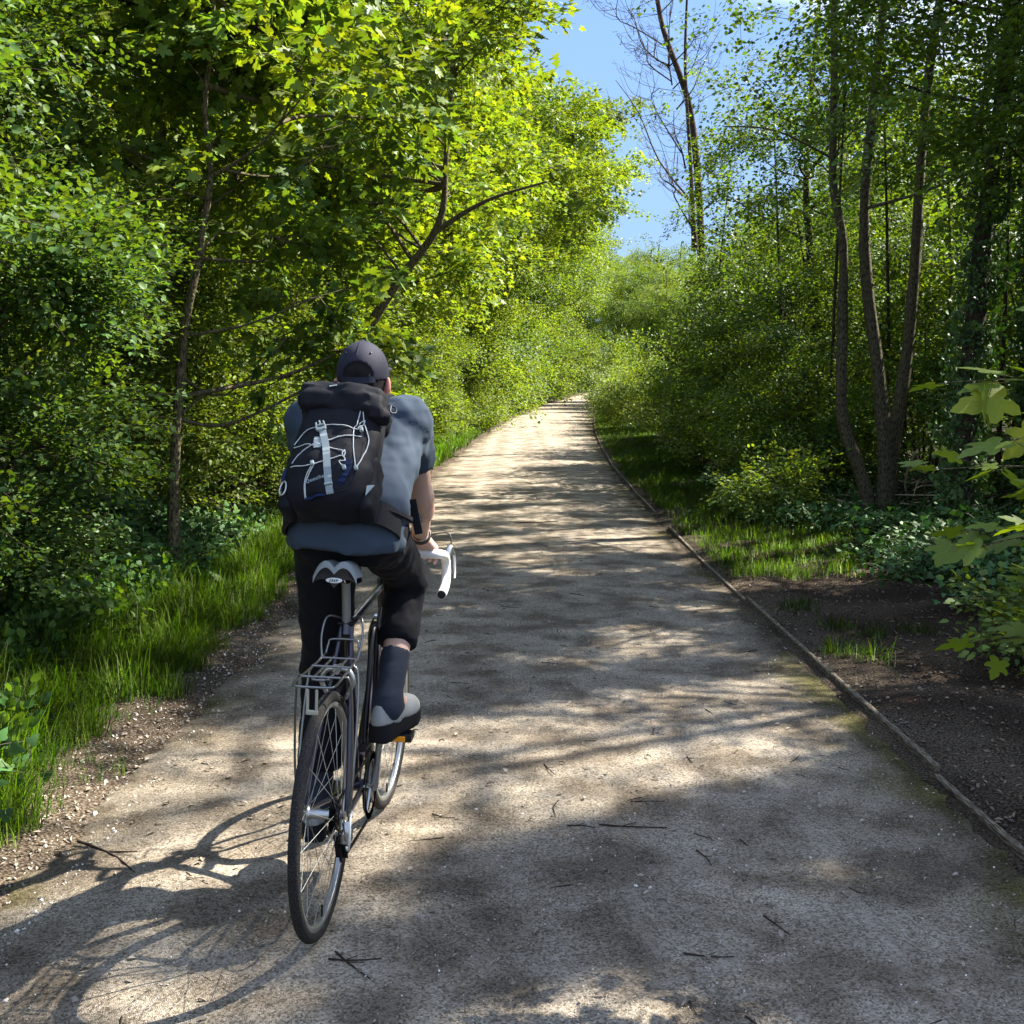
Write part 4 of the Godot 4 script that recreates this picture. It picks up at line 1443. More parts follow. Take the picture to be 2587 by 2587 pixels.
	rod("cable_loop", curve([Vector3(0.05, 0.318, -0.09), Vector3(0.075, 0.345, -0.02), Vector3(0.084, 0.345, 0.045), Vector3(0.088, 0.3, 0.068), Vector3(0.08, 0.26, 0.045), Vector3(0.07, 0.258, 0.02)], 6), 0.0032, 8, mats.bar_tape, dr)
	# rear brake
	var br := MB.new()
	for s in [-1.0, 1.0]:
		br.tube(curve([Vector3(-s * 0.012, 0.722, -0.15), Vector3(s * 0.01, 0.72, -0.145), Vector3(s * 0.034, 0.712, -0.145), Vector3(s * 0.046, 0.685, -0.145), Vector3(s * 0.036, 0.655, -0.15), Vector3(s * 0.024, 0.63, -0.155)], 4), taper(21, 0.009, 0.0065), 8)
	br.tube([Vector3(0, 0.715, -0.185), Vector3(0, 0.715, -0.128)], [0.01], 10)
	piece("brake_caliper", br.mesh(), mats.aluminium, bike)
	var fb := MB.new()
	for s in [-1.0, 1.0]:
		fb.tube(curve([Vector3(-s * 0.012, 0.715, -0.9), Vector3(s * 0.034, 0.705, -0.905), Vector3(s * 0.046, 0.68, -0.905), Vector3(s * 0.026, 0.64, -0.9)], 4), taper(13, 0.009, 0.0065), 8)
	piece("brake_caliper", fb.mesh(), mats.aluminium, bike)
	# rack of chromed wire
	var rk := holder("rear_rack", bike)
	var y := 0.742
	rod("outer_rail", curve([Vector3(-0.05, y + 0.005, -0.21), Vector3(-0.052, y, -0.12), Vector3(-0.056, y, 0.05), Vector3(-0.056, y, 0.135), Vector3(-0.044, y, 0.153), Vector3(0.0, y, 0.156), Vector3(0.044, y, 0.153), Vector3(0.056, y, 0.135), Vector3(0.056, y, 0.05), Vector3(0.052, y, -0.12), Vector3(0.05, y + 0.005, -0.21)], 5), 0.0036, 8, mats.rack_steel, rk)
	rod("front_hoop", curve([Vector3(-0.05, y + 0.003, -0.208), Vector3(-0.045, y + 0.03, -0.22), Vector3(-0.034, y + 0.044, -0.223), Vector3(0.034, y + 0.044, -0.223), Vector3(0.045, y + 0.03, -0.22), Vector3(0.05, y + 0.003, -0.208)], 5), 0.0036, 8, mats.rack_steel, rk)
	rod("inner_loop", curve([Vector3(-0.022, y - 0.001, -0.19), Vector3(-0.022, y - 0.001, 0.05), Vector3(-0.014, y - 0.001, 0.075), Vector3(0.014, y - 0.001, 0.075), Vector3(0.022, y - 0.001, 0.05), Vector3(0.022, y - 0.001, -0.19)], 5), 0.0036, 8, mats.rack_steel, rk)
	for z in [-0.16, -0.06, 0.06]:
		rod("cross_bar", [Vector3(-0.054, y + 0.003, z), Vector3(0.054, y + 0.003, z)], 0.0036, 8, mats.rack_steel, rk)
	for s in [-1.0, 1.0]:
		rod("strut", curve([Vector3(s * 0.055, y - 0.002, 0.03), Vector3(s * 0.075, y - 0.03, 0.026), Vector3(s * 0.08, 0.5, 0.014), Vector3(s * 0.072, 0.352, 0.004)], 5), 0.0036, 8, mats.rack_steel, rk)
		rod("strut", curve([Vector3(s * 0.055, y - 0.002, -0.1), Vector3(s * 0.072, y - 0.04, -0.09), Vector3(s * 0.078, 0.5, -0.03), Vector3(s * 0.072, 0.35, 0.002)], 5), 0.0036, 8, mats.rack_steel, rk)
		rod("stay_arm", curve([Vector3(s * 0.052, y, -0.17), Vector3(s * 0.06, y + 0.06, -0.195), Vector3(s * 0.05, y + 0.11, -0.225), Vector3(s * 0.018, y + 0.1, -0.262)], 5), 0.0034, 8, mats.rack_steel, rk)
	var lb := MB.new()
	lb.box(Transform3D(Basis(), Vector3(-0.012, y - 0.035, 0.158)), Vector3(0.0035, 0.03, 0.004), 0.002)
	lb.box(Transform3D(Basis(), Vector3(0.012, y - 0.035, 0.158)), Vector3(0.0035, 0.03, 0.004), 0.002)
	lb.box(Transform3D(Basis(), Vector3(0, y - 0.067, 0.158)), Vector3(0.016, 0.006, 0.005), 0.002)
	piece("lamp_bracket", lb.mesh(), mats.bracket_grey, rk)
	# lock carried in the frame
	var lk := thing("bicycle_lock", "black shackle lock with bright steel ends carried in the frame of the bicycle", "lock", REAR)
	lk.basis = bike.basis
	rod("shackle", curve([Vector3(0.04, 0.42, -0.36), Vector3(0.042, 0.6, -0.4), Vector3(0.043, 0.74, -0.43), Vector3(0.044, 0.775, -0.465), Vector3(0.045, 0.745, -0.5), Vector3(0.046, 0.6, -0.49), Vector3(0.047, 0.5, -0.47)], 7), 0.0085, 12, mats.black_plastic, lk)
	rod("steel_end", [Vector3(0.047, 0.515, -0.473), Vector3(0.048, 0.455, -0.46)], 0.0098, 12, mats.chrome, lk)
	var lm := MB.new()
	lm.tube([Vector3(0.038, 0.425, -0.34), Vector3(0.047, 0.43, -0.5)], [0.014], 12)
	piece("lock_body", lm.mesh(), mats.black_plastic, lk)


func saddle(bike: Node3D) -> void:
	var s := holder("saddle", bike, Vector3(0, 1.017, -0.085))
	var ns := 15
	var nt := 20
	# the padded top, split at the rear
	for layer in 2:
		var m := MB.new()
		for i in ns + 1:
			var q := float(i) / ns
			var z := -0.28 * q
			var wide := lerpf(0.069, 0.02, smoothstep(0.12, 0.85, q)) * (0.9 + 0.1 * minf(1.0, q * 8.0))
			for j in nt + 1:
				var t := float(j) / nt * 2.0 - 1.0
				var back := 1.0 - smoothstep(0.0, 0.75, q)
				var hump := 0.013 * back * (1.0 - pow(absf(absf(t) - 0.5) * 2.0, 2.0))
				var edge := -0.036 * pow(absf(t), 3.2) * (0.55 + 0.45 * back)
				var yy := 0.012 + hump + edge - 0.007 * back * exp(-pow(t / 0.2, 2.0)) - 0.006 * sin(PI * q)
				var zz := z + 0.02 * back * (1.0 - absf(t)) * (1.0 if q > 0.0 else 0.5)
				if layer == 1:
					yy = minf(yy - 0.017, -0.03 - 0.012 * pow(absf(t), 2.0)) if q > 0.04 else yy - 0.017
					m.vert(Vector3(wide * t * 0.97, yy, zz - 0.003), Vector3.DOWN, Color.WHITE)
				else:
					m.vert(Vector3(wide * t, yy, zz), Vector3.UP, Color.WHITE)
		if layer == 0:
			# turn the rear edge down so that the padding shows its thickness
			var o := m.v.size()
			for j in nt + 1:
				m.vert(m.v[j] + Vector3(0, -0.019, 0.0), Vector3.BACK, Color.WHITE)
			for j in nt:
				m.quad(o + j, o + j + 1, j + 1, j)
		for i in ns:
			for j in nt:
				var a := i * (nt + 1) + j
				if layer == 0:
					m.quad(a, a + 1, a + nt + 2, a + nt + 1)
				else:
					m.quad(a, a + nt + 1, a + nt + 2, a + 1)
		if layer == 1:
			var o := m.v.size()
			for j in nt + 1:
				var t := float(j) / nt * 2.0 - 1.0
				var drop := -0.045 * (1.0 - pow(absf(t), 2.5))
				m.vert(m.v[j] + Vector3(0, drop * 0.9, 0.002), Vector3.BACK, Color.WHITE)
			for j in nt:
				m.quad(o + j, o + j + 1, j + 1, j)
		m.smooth()
		piece("cover" if layer == 0 else "shell", m.mesh(), mats.saddle_white if layer == 0 else mats.black_plastic, s)
	for x in [-1.0, 1.0]:
		rod("rail", curve([Vector3(x * 0.022, -0.03, -0.01), Vector3(x * 0.022, -0.05, -0.06), Vector3(x * 0.02, -0.05, -0.2), Vector3(x * 0.008, -0.012, -0.26)], 4), 0.0035, 8, mats.chrome, s)
	var cl := MB.new()
	cl.box(Transform3D(Basis(), Vector3(0, -0.048, -0.14)), Vector3(0.027, 0.012, 0.022), 0.005)
	piece("clamp", cl.mesh(), mats.dark_steel, s)
	# oval badge on the rear
	var bm := MB.new()
	bm.lathe(Transform3D(Basis(Vector3(0.023, 0, 0), Vector3(0, 0, 0.003), Vector3(0, -0.0075, 0)), Vector3(0, -0.0315, 0.008)), [Vector2(1.0, -1.5), Vector2(1.0, 0.7), Vector2(0.9, 1.0), Vector2(0.0, 1.0)], 28)
	bm.smooth()
	var bd := piece("badge", bm.mesh(), mats.badge_white, s)
	var tx := TextMesh.new()
	tx.text = "JMP"
	tx.font_size = 64
	tx.pixel_size = 0.00016
	tx.depth = 0.0008
	var ft := SystemFont.new()
	ft.font_names = PackedStringArray(["Droid Serif"])
	ft.font_weight = 700
	tx.font = ft
	var lt := piece("lettering", tx, mats.ink, s)
	lt.transform = Transform3D(Basis(Vector3(1.3, 0, 0), Vector3(0.28, 1, 0), Vector3(0, 0, 1)), Vector3(0, -0.0315, 0.0115))


# ---------------------------------------------------------------- soft bodies
# A distance field on a grid; shapes join smoothly, and «skin()» meshes the zero surface as surface nets.
class Field:
	var lo: Vector3
	var cell: float
	var nx: int
	var ny: int
	var nz: int
	var f := PackedFloat32Array()

	func _init(a: Vector3, b: Vector3, c: float) -> void:
		lo = a
		cell = c
		nx = int(ceil((b.x - a.x) / c)) + 1
		ny = int(ceil((b.y - a.y) / c)) + 1
		nz = int(ceil((b.z - a.z) / c)) + 1
		f.resize(nx * ny * nz)
		f.fill(1.0)

	func span(a: Vector3, b: Vector3, pad: float) -> Array:
		var p := (a.min(b) - Vector3.ONE * pad - lo) / cell
		var q := (a.max(b) + Vector3.ONE * pad - lo) / cell
		return [maxi(0, int(p.x)), maxi(0, int(p.y)), maxi(0, int(p.z)), mini(nx - 1, int(q.x) + 1), mini(ny - 1, int(q.y) + 1), mini(nz - 1, int(q.z) + 1)]

	func join(i: int, d: float, k: float) -> void:
		var o := f[i]
		var h := maxf(k - absf(o - d), 0.0) / k
		f[i] = minf(o, d) - h * h * k * 0.25

	# planes: [point, outward normal] pairs that cut this piece
	func limb(a: Vector3, b: Vector3, ra: float, rb: float, k := 0.03, planes := []) -> void:
		var r := maxf(ra, rb)
		var s := span(a, b, r + k + cell * 2.0)
		var ab := b - a
		var l2 := maxf(ab.length_squared(), 1e-9)
		for z in range(s[2], s[5] + 1):
			for y in range(s[1], s[4] + 1):
				for x in range(s[0], s[3] + 1):
					var p := lo + Vector3(x, y, z) * cell
					var t := clampf((p - a).dot(ab) / l2, 0.0, 1.0)
					var d := (p - a - ab * t).length() - lerpf(ra, rb, t)
					for q in planes:
						d = maxf(d, (p - q[0]).dot(q[1]))
					join((z * ny + y) * nx + x, d, k)

	func egg(c: Vector3, r: Vector3, k := 0.02, b := Basis(), planes := []) -> void:
		var rm := maxf(r.x, maxf(r.y, r.z))
		var s := span(c, c, rm + k + cell * 2.0)
		var rs := minf(r.x, minf(r.y, r.z))
		var inv := b.inverse()
		for z in range(s[2], s[5] + 1):
			for y in range(s[1], s[4] + 1):
				for x in range(s[0], s[3] + 1):
					var wp := lo + Vector3(x, y, z) * cell
					var p := inv * (wp - c)
					var e := (p / r).length()
					var g := (p / (r * r)).length()
					var d := e * (e - 1.0) / g if g > 1e-6 else -rs
					for q in planes:
						d = maxf(d, (wp - q[0]).dot(q[1]))
					join((z * ny + y) * nx + x, d, k)

	func block(c: Vector3, h: Vector3, r: float, k := 0.02, b := Basis(), planes := []) -> void:
		var s := span(c, c, h.length() + k + cell * 2.0)
		var inv := b.inverse()
		for z in range(s[2], s[5] + 1):
			for y in range(s[1], s[4] + 1):
				for x in range(s[0], s[3] + 1):
					var wp := lo + Vector3(x, y, z) * cell
					var q := (inv * (wp - c)).abs() - h + Vector3.ONE * r
					var d := q.max(Vector3.ZERO).length() + minf(maxf(q.x, maxf(q.y, q.z)), 0.0) - r
					for u in planes:
						d = maxf(d, (wp - u[0]).dot(u[1]))
					join((z * ny + y) * nx + x, d, k)

	func carve_egg(c: Vector3, r: Vector3, b := Basis()) -> void:
		var inv := b.inverse()
		var s := span(c, c, maxf(r.x, maxf(r.y, r.z)) + cell * 2.0)
		for z in range(s[2], s[5] + 1):
			for y in range(s[1], s[4] + 1):
				for x in range(s[0], s[3] + 1):
					var p := inv * (lo + Vector3(x, y, z) * cell - c)
					var e := (p / r).length()
					var g := (p / (r * r)).length()
					var d := e * (e - 1.0) / g if g > 1e-6 else -0.01
					var i := (z * ny + y) * nx + x
					f[i] = maxf(f[i], -d)

	func cut(pt: Vector3, nn: Vector3) -> void:
		for z in nz:
			for y in ny:
				for x in nx:
					var i := (z * ny + y) * nx + x
					if f[i] < cell * 6.0:
						f[i] = maxf(f[i], (lo + Vector3(x, y, z) * cell - pt).dot(nn))

	func rumple(n: FastNoiseLite, scale: Vector3, amp: float) -> void:
		for z in nz:
			for y in ny:
				for x in nx:
					var i := (z * ny + y) * nx + x
					if absf(f[i]) < cell * 4.0:
						var p := lo + Vector3(x, y, z) * cell
						f[i] += n.get_noise_3dv(p * scale) * amp

	func at(p: Vector3) -> float:
		var q := (p - lo) / cell
		var x := clampi(int(q.x), 0, nx - 2)
		var y := clampi(int(q.y), 0, ny - 2)
		var z := clampi(int(q.z), 0, nz - 2)
		var fx := clampf(q.x - x, 0.0, 1.0)
		var fy := clampf(q.y - y, 0.0, 1.0)
		var fz := clampf(q.z - z, 0.0, 1.0)
		var r := 0.0
		for k in 8:
			var dx := k & 1
			var dy := (k >> 1) & 1
			var dz := k >> 2
			r += f[((z + dz) * ny + y + dy) * nx + x + dx] * (fx if dx else 1.0 - fx) * (fy if dy else 1.0 - fy) * (fz if dz else 1.0 - fz)
		return r

	func skin(m: MB, tint: Callable, smoothings := 0) -> void:
		var ids := PackedInt32Array()
		ids.resize(nx * ny * nz)
		ids.fill(-1)
		var off := [0, 1, nx, nx + 1, nx * ny, nx * ny + 1, nx * ny + nx, nx * ny + nx + 1]
		var first := m.v.size()
		var sheet := nx * ny
		for z in nz - 1:
			for y in ny - 1:
				var row := (z * ny + y) * nx
				for x in nx - 1:
					var i := row + x
					var v0 := f[i]
					if v0 > cell * 4.0 or v0 < -cell * 4.0:
						continue
					var inside := 0
					for k in 8:
						if f[i + off[k]] < 0.0:
							inside += 1
					if inside == 0 or inside == 8:
						continue
					var sum := Vector3.ZERO
					var n := 0
					for ax in 3:
						var st := 1 << ax
						for k in 8:
							if k & st:
								continue
							var a: float = f[i + off[k]]
							var b: float = f[i + off[k + st]]
							if (a < 0.0) != (b < 0.0):
								var p := Vector3(k & 1, (k >> 1) & 1, k >> 2)
								p[ax] += a / (a - b)
								sum += p
								n += 1
					var pos := lo + (Vector3(x, y, z) + sum / n) * cell
					ids[i] = m.vert(pos, Vector3.UP, Color.WHITE)
		for z in range(1, nz - 1):
			for y in range(1, ny - 1):
				var row := (z * ny + y) * nx
				for x in range(1, nx - 1):
					var i := row + x
					if absf(f[i]) > cell * 4.5:
						continue
					var inside := f[i] < 0.0
					for ax in 3:
						var st := 1 if ax == 0 else (nx if ax == 1 else sheet)
						if (f[i + st] < 0.0) == inside:
							continue
						var u := nx if ax == 0 else (sheet if ax == 1 else 1)
						var w := sheet if ax == 0 else (1 if ax == 1 else nx)
						var a := ids[i]
						var b := ids[i - u]
						var c := ids[i - u - w]
						var d := ids[i - w]
						if a < 0 or b < 0 or c < 0 or d < 0:
							continue
						if inside:
							m.quad(a, d, c, b)
						else:
							m.quad(a, b, c, d)
		for r in smoothings:
			var acc := PackedVector3Array()
			acc.resize(m.v.size())
			var cnt := PackedInt32Array()
			cnt.resize(m.v.size())
			for t in range(0, m.ix.size(), 3):
				for e in 3:
					var a := m.ix[t + e]
					var b := m.ix[t + (e + 1) % 3]
					acc[a] += m.v[b]
					cnt[a] += 1
					acc[b] += m.v[a]
					cnt[b] += 1
			for i in range(first, m.v.size()):
				if cnt[i]:
					m.v[i] = m.v[i].lerp(acc[i] / cnt[i], 0.5)
		for i in range(first, m.v.size()):
			m.c[i] = tint.call(m.v[i])


func white(_p: Vector3) -> Color:
	return Color.WHITE


# ---------------------------------------------------------------- the rider
# Rider axes share the bicycle's heading but stand upright.
const HIP_R := Vector3(0.118, 1.1, -0.25)
const HIP_L := Vector3(-0.03, 1.1, -0.25)
const KNEE_R := Vector3(0.145, 0.9, -0.665)
const KNEE_L := Vector3(-0.075, 0.65, -0.44)
const ANKLE_R := Vector3(0.128, 0.56, -0.375)
const ANKLE_L := Vector3(-0.1, 0.225, -0.385)
const PELVIS := Vector3(0.045, 1.12, -0.22)
const SHOULDER_R := Vector3(0.185, 1.415, -0.46)
const SHOULDER_L := Vector3(-0.125, 1.415, -0.46)
const ELBOW_R := Vector3(0.19, 1.165, -0.66)
const ELBOW_L := Vector3(-0.16, 1.165, -0.66)
const WRIST_R := Vector3(0.158, 1.008, -0.868)
const WRIST_L := Vector3(-0.091, 1.008, -0.868)
const NECK := Vector3(0.03, 1.475, -0.49)
const HEAD := Vector3(0.026, 1.547, -0.575)


func skin_and_ear_glow(p: Vector3) -> Color:
	var c := Color(0.52, 0.33, 0.245)
	var k := noise_a.get_noise_3dv(p * 22.0)
	c = c * (1.0 + 0.07 * k)
	if p.y > 1.45:
		c = c.lerp(Color(0.55, 0.31, 0.23), 0.6)
	if absf(p.x - HEAD.x) > 0.071 and p.y > 1.48:
		c = Color(0.56, 0.26, 0.2)  # ears painted redder, the glow of sun through them
	if p.y < 1.02 and p.z < -0.88:
		c = c.lerp(Color(0.62, 0.4, 0.33), 0.6)
	c.a = 1.0
	return c


func hand(m: MB, wrist: Vector3, mirror: bool) -> void:
	var sx := 0.067 if mirror else 0.0
	var g := func(x: float, y: float, z: float) -> Vector3:
		return Vector3(sx - x + 0.0 if mirror else x, y, z)
	var lo := Vector3(-0.2 if mirror else 0.07, 0.9, -1.0)
	var fld := Field.new(lo, lo + Vector3(0.2, 0.19, 0.17), 0.0036)
	var knuckles := [g.call(0.133, 0.970, -0.943), g.call(0.156, 0.974, -0.945), g.call(0.178, 0.970, -0.94), g.call(0.198, 0.962, -0.931)]
	var rk := [0.0115, 0.0118, 0.0112, 0.01]
	for i in 4:
		var k: Vector3 = knuckles[i]
		fld.limb(wrist + Vector3(0, 0.002, 0.012), k, 0.021, rk[i] + 0.002, 0.014)
	fld.limb(wrist + Vector3(0, 0.0, 0.0), g.call(0.16, 0.966, -0.91), 0.024, 0.017, 0.012)
	fld.limb(wrist, g.call(0.19, 0.968, -0.9), 0.02, 0.014, 0.012)
	for i in 4:
		var k: Vector3 = knuckles[i]
		var dz := [0.0, -0.003, -0.001, 0.004]
		var p1: Vector3 = k + Vector3(0.001, -0.022, -0.011 + dz[i])
		var p2: Vector3 = p1 + Vector3(0, -0.024, 0.006)
		var p3: Vector3 = p2 + Vector3(0, -0.006, 0.02)
		fld.limb(k, p1, rk[i], rk[i] - 0.0012, 0.004)
		fld.limb(p1, p2, rk[i] - 0.0012, rk[i] - 0.0022, 0.003)
		fld.limb(p2, p3, rk[i] - 0.0022, rk[i] - 0.0032, 0.003)
	fld.limb(wrist + Vector3(0, -0.008, 0.0), g.call(0.128, 0.974, -0.905), 0.02, 0.0145, 0.012)
	fld.limb(g.call(0.128, 0.974, -0.905), g.call(0.112, 0.953, -0.918), 0.0145, 0.0115, 0.006)
	fld.limb(g.call(0.112, 0.953, -0.918), g.call(0.112, 0.928, -0.926), 0.0115, 0.0095, 0.004)
	# the wrist, to meet the forearm
	fld.limb(wrist + Vector3(0, 0.016, 0.026), wrist, 0.026, 0.0245, 0.01)
	fld.skin(m, skin_and_ear_glow, 1)


func head_field() -> Field:
	var b := Basis(Vector3.RIGHT, 0.0)
	var fl := Field.new(HEAD + Vector3(-0.11, -0.15, -0.145), HEAD + Vector3(0.11, 0.13, 0.13), 0.0042)
	var h := HEAD
	fl.egg(h + Vector3(0, 0.012, 0.012), Vector3(0.072, 0.09, 0.093), 0.02)
	fl.egg(h + Vector3(0, -0.045, -0.035), Vector3(0.058, 0.07, 0.062), 0.03)
	fl.limb(h + Vector3(-0.02, -0.1, -0.06), h + Vector3(0.02, -0.1, -0.06), 0.022, 0.022, 0.03)
	fl.limb(h + Vector3(0, 0.0, -0.088), h + Vector3(0, -0.035, -0.108), 0.008, 0.0115, 0.012)
	fl.limb(h + Vector3(-0.012, -0.038, -0.096), h + Vector3(0.012, -0.038, -0.096), 0.008, 0.008, 0.008)
	fl.limb(h + Vector3(-0.036, 0.014, -0.078), h + Vector3(0.036, 0.014, -0.078), 0.012, 0.012, 0.014)
	for s in [-1.0, 1.0]:
		fl.egg(h + Vector3(s * 0.04, -0.025, -0.068), Vector3(0.02, 0.016, 0.016), 0.02)
		var eb := Basis(Vector3.UP, s * 0.42) * Basis(Vector3.RIGHT, 0.15)
		fl.egg(h + Vector3(s * 0.079, -0.03, 0.018), Vector3(0.0085, 0.034, 0.02), 0.006, eb)
		fl.limb(h + Vector3(s * 0.083, -0.008, 0.028), h + Vector3(s * 0.085, -0.035, 0.034), 0.005, 0.005, 0.006)
		fl.egg(h + Vector3(s * 0.075, -0.055, 0.008), Vector3(0.007, 0.012, 0.01), 0.006)
		fl.carve_egg(h + Vector3(s * 0.031, -0.004, -0.094), Vector3(0.014, 0.008, 0.012))
	fl.limb(h + Vector3(-0.018, -0.066, -0.089), h + Vector3(0.018, -0.066, -0.089), 0.006, 0.006, 0.006)
	fl.limb(h + Vector3(-0.014, -0.076, -0.086), h + Vector3(0.014, -0.076, -0.086), 0.0065, 0.0065, 0.005)
	fl.limb(h + Vector3(0, -0.05, 0.025), NECK + Vector3(0, -0.03, 0.02), 0.055, 0.058, 0.03)
	return fl


func build_person() -> void:
	var p := thing("person", "rider from behind in dark cap, blue grey tee shirt and rolled black trousers", "person", REAR)
	p.basis = Basis(Vector3.UP, deg_to_rad(HEADING))
	var m := MB.new()
	var body := Field.new(Vector3(-0.32, 0.1, -1.0), Vector3(0.4, 1.56, 0.05), 0.013)
	var mid := PELVIS.lerp(NECK, 0.5)
	body.limb(PELVIS + Vector3(-0.055, 0, 0), PELVIS + Vector3(0.055, 0, 0), 0.085, 0.085)
	body.limb(PELVIS + Vector3(-0.05, 0.02, 0), SHOULDER_L + Vector3(0.06, -0.06, 0.02), 0.085, 0.085)
	body.limb(PELVIS + Vector3(0.05, 0.02, 0), SHOULDER_R + Vector3(-0.06, -0.06, 0.02), 0.085, 0.085)
	body.limb(SHOULDER_L, SHOULDER_R, 0.052, 0.052, 0.04)
	body.limb(NECK + Vector3(0, -0.05, 0.03), HEAD + Vector3(0, -0.06, 0.015), 0.06, 0.054, 0.03)
	for s in [[SHOULDER_R, ELBOW_R, WRIST_R, HIP_R, KNEE_R, ANKLE_R], [SHOULDER_L, ELBOW_L, WRIST_L, HIP_L, KNEE_L, ANKLE_L]]:
		body.limb(s[0], s[1], 0.05, 0.04)
		body.limb(s[1], s[1].lerp(s[2], 0.3), 0.039, 0.041)
		body.limb(s[1].lerp(s[2], 0.3), s[2], 0.041, 0.0265)
		body.limb(s[3], s[4], 0.078, 0.052)
		body.limb(s[4], s[4].lerp(s[5], 0.35), 0.05, 0.049)
		body.limb(s[4].lerp(s[5], 0.35), s[5], 0.049, 0.033)
	body.limb(ANKLE_R, Vector3(0.175, 0.505, -0.53), 0.034, 0.026)
	body.limb(ANKLE_L, Vector3(-0.13, 0.16, -0.54), 0.034, 0.026)
	body.skin(m, skin_and_ear_glow, 1)
	head_field().skin(m, skin_and_ear_glow, 1)
	hand(m, WRIST_R, false)
	hand(m, WRIST_L, true)
	m.smooth()
	piece("body", m.mesh(), mats.skin, p)
	for s in [-1.0, 1.0]:
		var em := MB.new()
		em.lathe(Transform3D(Basis(), HEAD + Vector3(s * 0.031, -0.004, -0.084)), [Vector2(0.0, -0.0105), Vector2(0.0074, -0.0074), Vector2(0.0105, 0), Vector2(0.0074, 0.0074), Vector2(0.0, 0.0105)], 12)
		var ey := piece("eye", em.mesh(), mats.eye_white, p)
		var im := MB.new()
		im.lathe(Transform3D(Basis(Vector3.RIGHT, -PI / 2), HEAD + Vector3(s * 0.031, -0.004, -0.0935)), [Vector2(0.0048, -0.001), Vector2(0.004, 0.001), Vector2(0.0, 0.0014)], 12)
		piece("iris", im.mesh(), mats.eye_dark, ey)
	# hair, cropped short below the cap
	var hf := Field.new(HEAD + Vector3(-0.1, -0.12, -0.11), HEAD + Vector3(0.1, 0.12, 0.13), 0.0045)
	hf.egg(HEAD + Vector3(0, 0.012, 0.014), Vector3(0.077, 0.096, 0.098), 0.01)
	hf.egg(HEAD + Vector3(0, -0.042, 0.035), Vector3(0.062, 0.052, 0.06), 0.02)
	hf.cut(HEAD + Vector3(0, -0.072, 0.05), Vector3(0, -1, -0.12).normalized())
	hf.cut(HEAD + Vector3(0, -0.03, -0.03), Vector3(0, -0.62, -0.78).normalized())
	hf.rumple(noise_a, Vector3(60, 25, 60), 0.0035)
	m = MB.new()
	hf.skin(m, white, 1)
	m.smooth()
	piece("hair", m.mesh(), mats.hair, p)
	# cap with an arched opening at the back
	var cf := Field.new(HEAD + Vector3(-0.12, -0.05, -0.21), HEAD + Vector3(0.12, 0.14, 0.14), 0.0042)
	cf.egg(HEAD + Vector3(0, 0.014, 0.012), Vector3(0.0815, 0.102, 0.103), 0.01)
	cf.cut(HEAD + Vector3(0, -0.006, 0.05), Vector3(0, -1, -0.1).normalized())
	cf.carve_egg(HEAD + Vector3(0, 0.006, 0.115), Vector3(0.05, 0.043, 0.05))
	cf.egg(HEAD + Vector3(0, 0.028, -0.115), Vector3(0.07, 0.012, 0.075), 0.008, Basis(Vector3.RIGHT, 0.12))
	cf.egg(HEAD + Vector3(0, 0.1175, 0.012), Vector3(0.007, 0.004, 0.007), 0.003)
	m = MB.new()
	cf.skin(m, white, 1)
	m.smooth()
	var cap := piece("cap", m.mesh(), mats.cap_cloth, p)
	var strap := []
	for i in 13:
		var a := lerpf(-0.72, 0.72, i / 12.0)
		strap.append(HEAD + Vector3(sin(a) * 0.08, -0.004 - 0.004 * cos(a * 2.0), 0.012 + cos(a) * 0.1))
	var sm := MB.new()
	ribbon(sm, strap, 0.0095, 0.003, Vector3.UP)
	piece("strap", sm.mesh(), mats.cap_cloth, cap)
	var seam := []
	for i in 9:
		var a := lerpf(0.55, 1.57, i / 8.0)
		seam.append(HEAD + Vector3(0.0, 0.014 + sin(a) * 0.1035, 0.012 + cos(a) * 0.1055))
	rod("seam", seam, 0.0011, 5, mats.cap_cloth, cap)
	for s in [-1.0, 1.0]:
		var a := 0.62
		var dir := Vector3(sin(a) * s, 0.78, cos(a)).normalized()
		var em := MB.new()
		em.lathe(Transform3D(turn(Vector3.UP.cross(dir), dir), HEAD + Vector3(0, 0.014, 0.012) + dir * Vector3(0.087, 0.1035, 0.1055)), [Vector2(0.0035, -0.001), Vector2(0.003, 0.0007), Vector2(0.0, 0.0009)], 10)
		piece("eyelet", em.mesh(), mats.ink, cap)
	# tee shirt
	var sf := Field.new(Vector3(-0.3, 0.99, -0.64), Vector3(0.36, 1.52, 0.02), 0.0105)
	sf.limb(PELVIS + Vector3(-0.06, -0.04, 0.01), PELVIS + Vector3(0.058, -0.04, 0.01), 0.114, 0.114, 0.03)
	sf.limb(PELVIS + Vector3(-0.06, 0.05, -0.01), PELVIS + Vector3(0.058, 0.05, -0.01), 0.107, 0.107, 0.03)
	sf.limb(PELVIS + Vector3(-0.06, 0.05, -0.02), SHOULDER_L + Vector3(0.055, -0.055, 0.02), 0.108, 0.103, 0.04)
	sf.limb(PELVIS + Vector3(0.06, 0.05, -0.02), SHOULDER_R + Vector3(-0.055, -0.055, 0.02), 0.108, 0.103, 0.04)
	sf.limb(SHOULDER_L + Vector3(0.01, 0, 0), SHOULDER_R - Vector3(0.01, 0, 0), 0.066, 0.066, 0.05)
	sf.limb(NECK + Vector3(0, -0.05, 0.03), NECK + Vector3(0, 0.005, 0.0), 0.075, 0.066, 0.03, [[NECK + Vector3(0, 0.004, 0), Vector3(0, 0.85, -0.5).normalized()]])
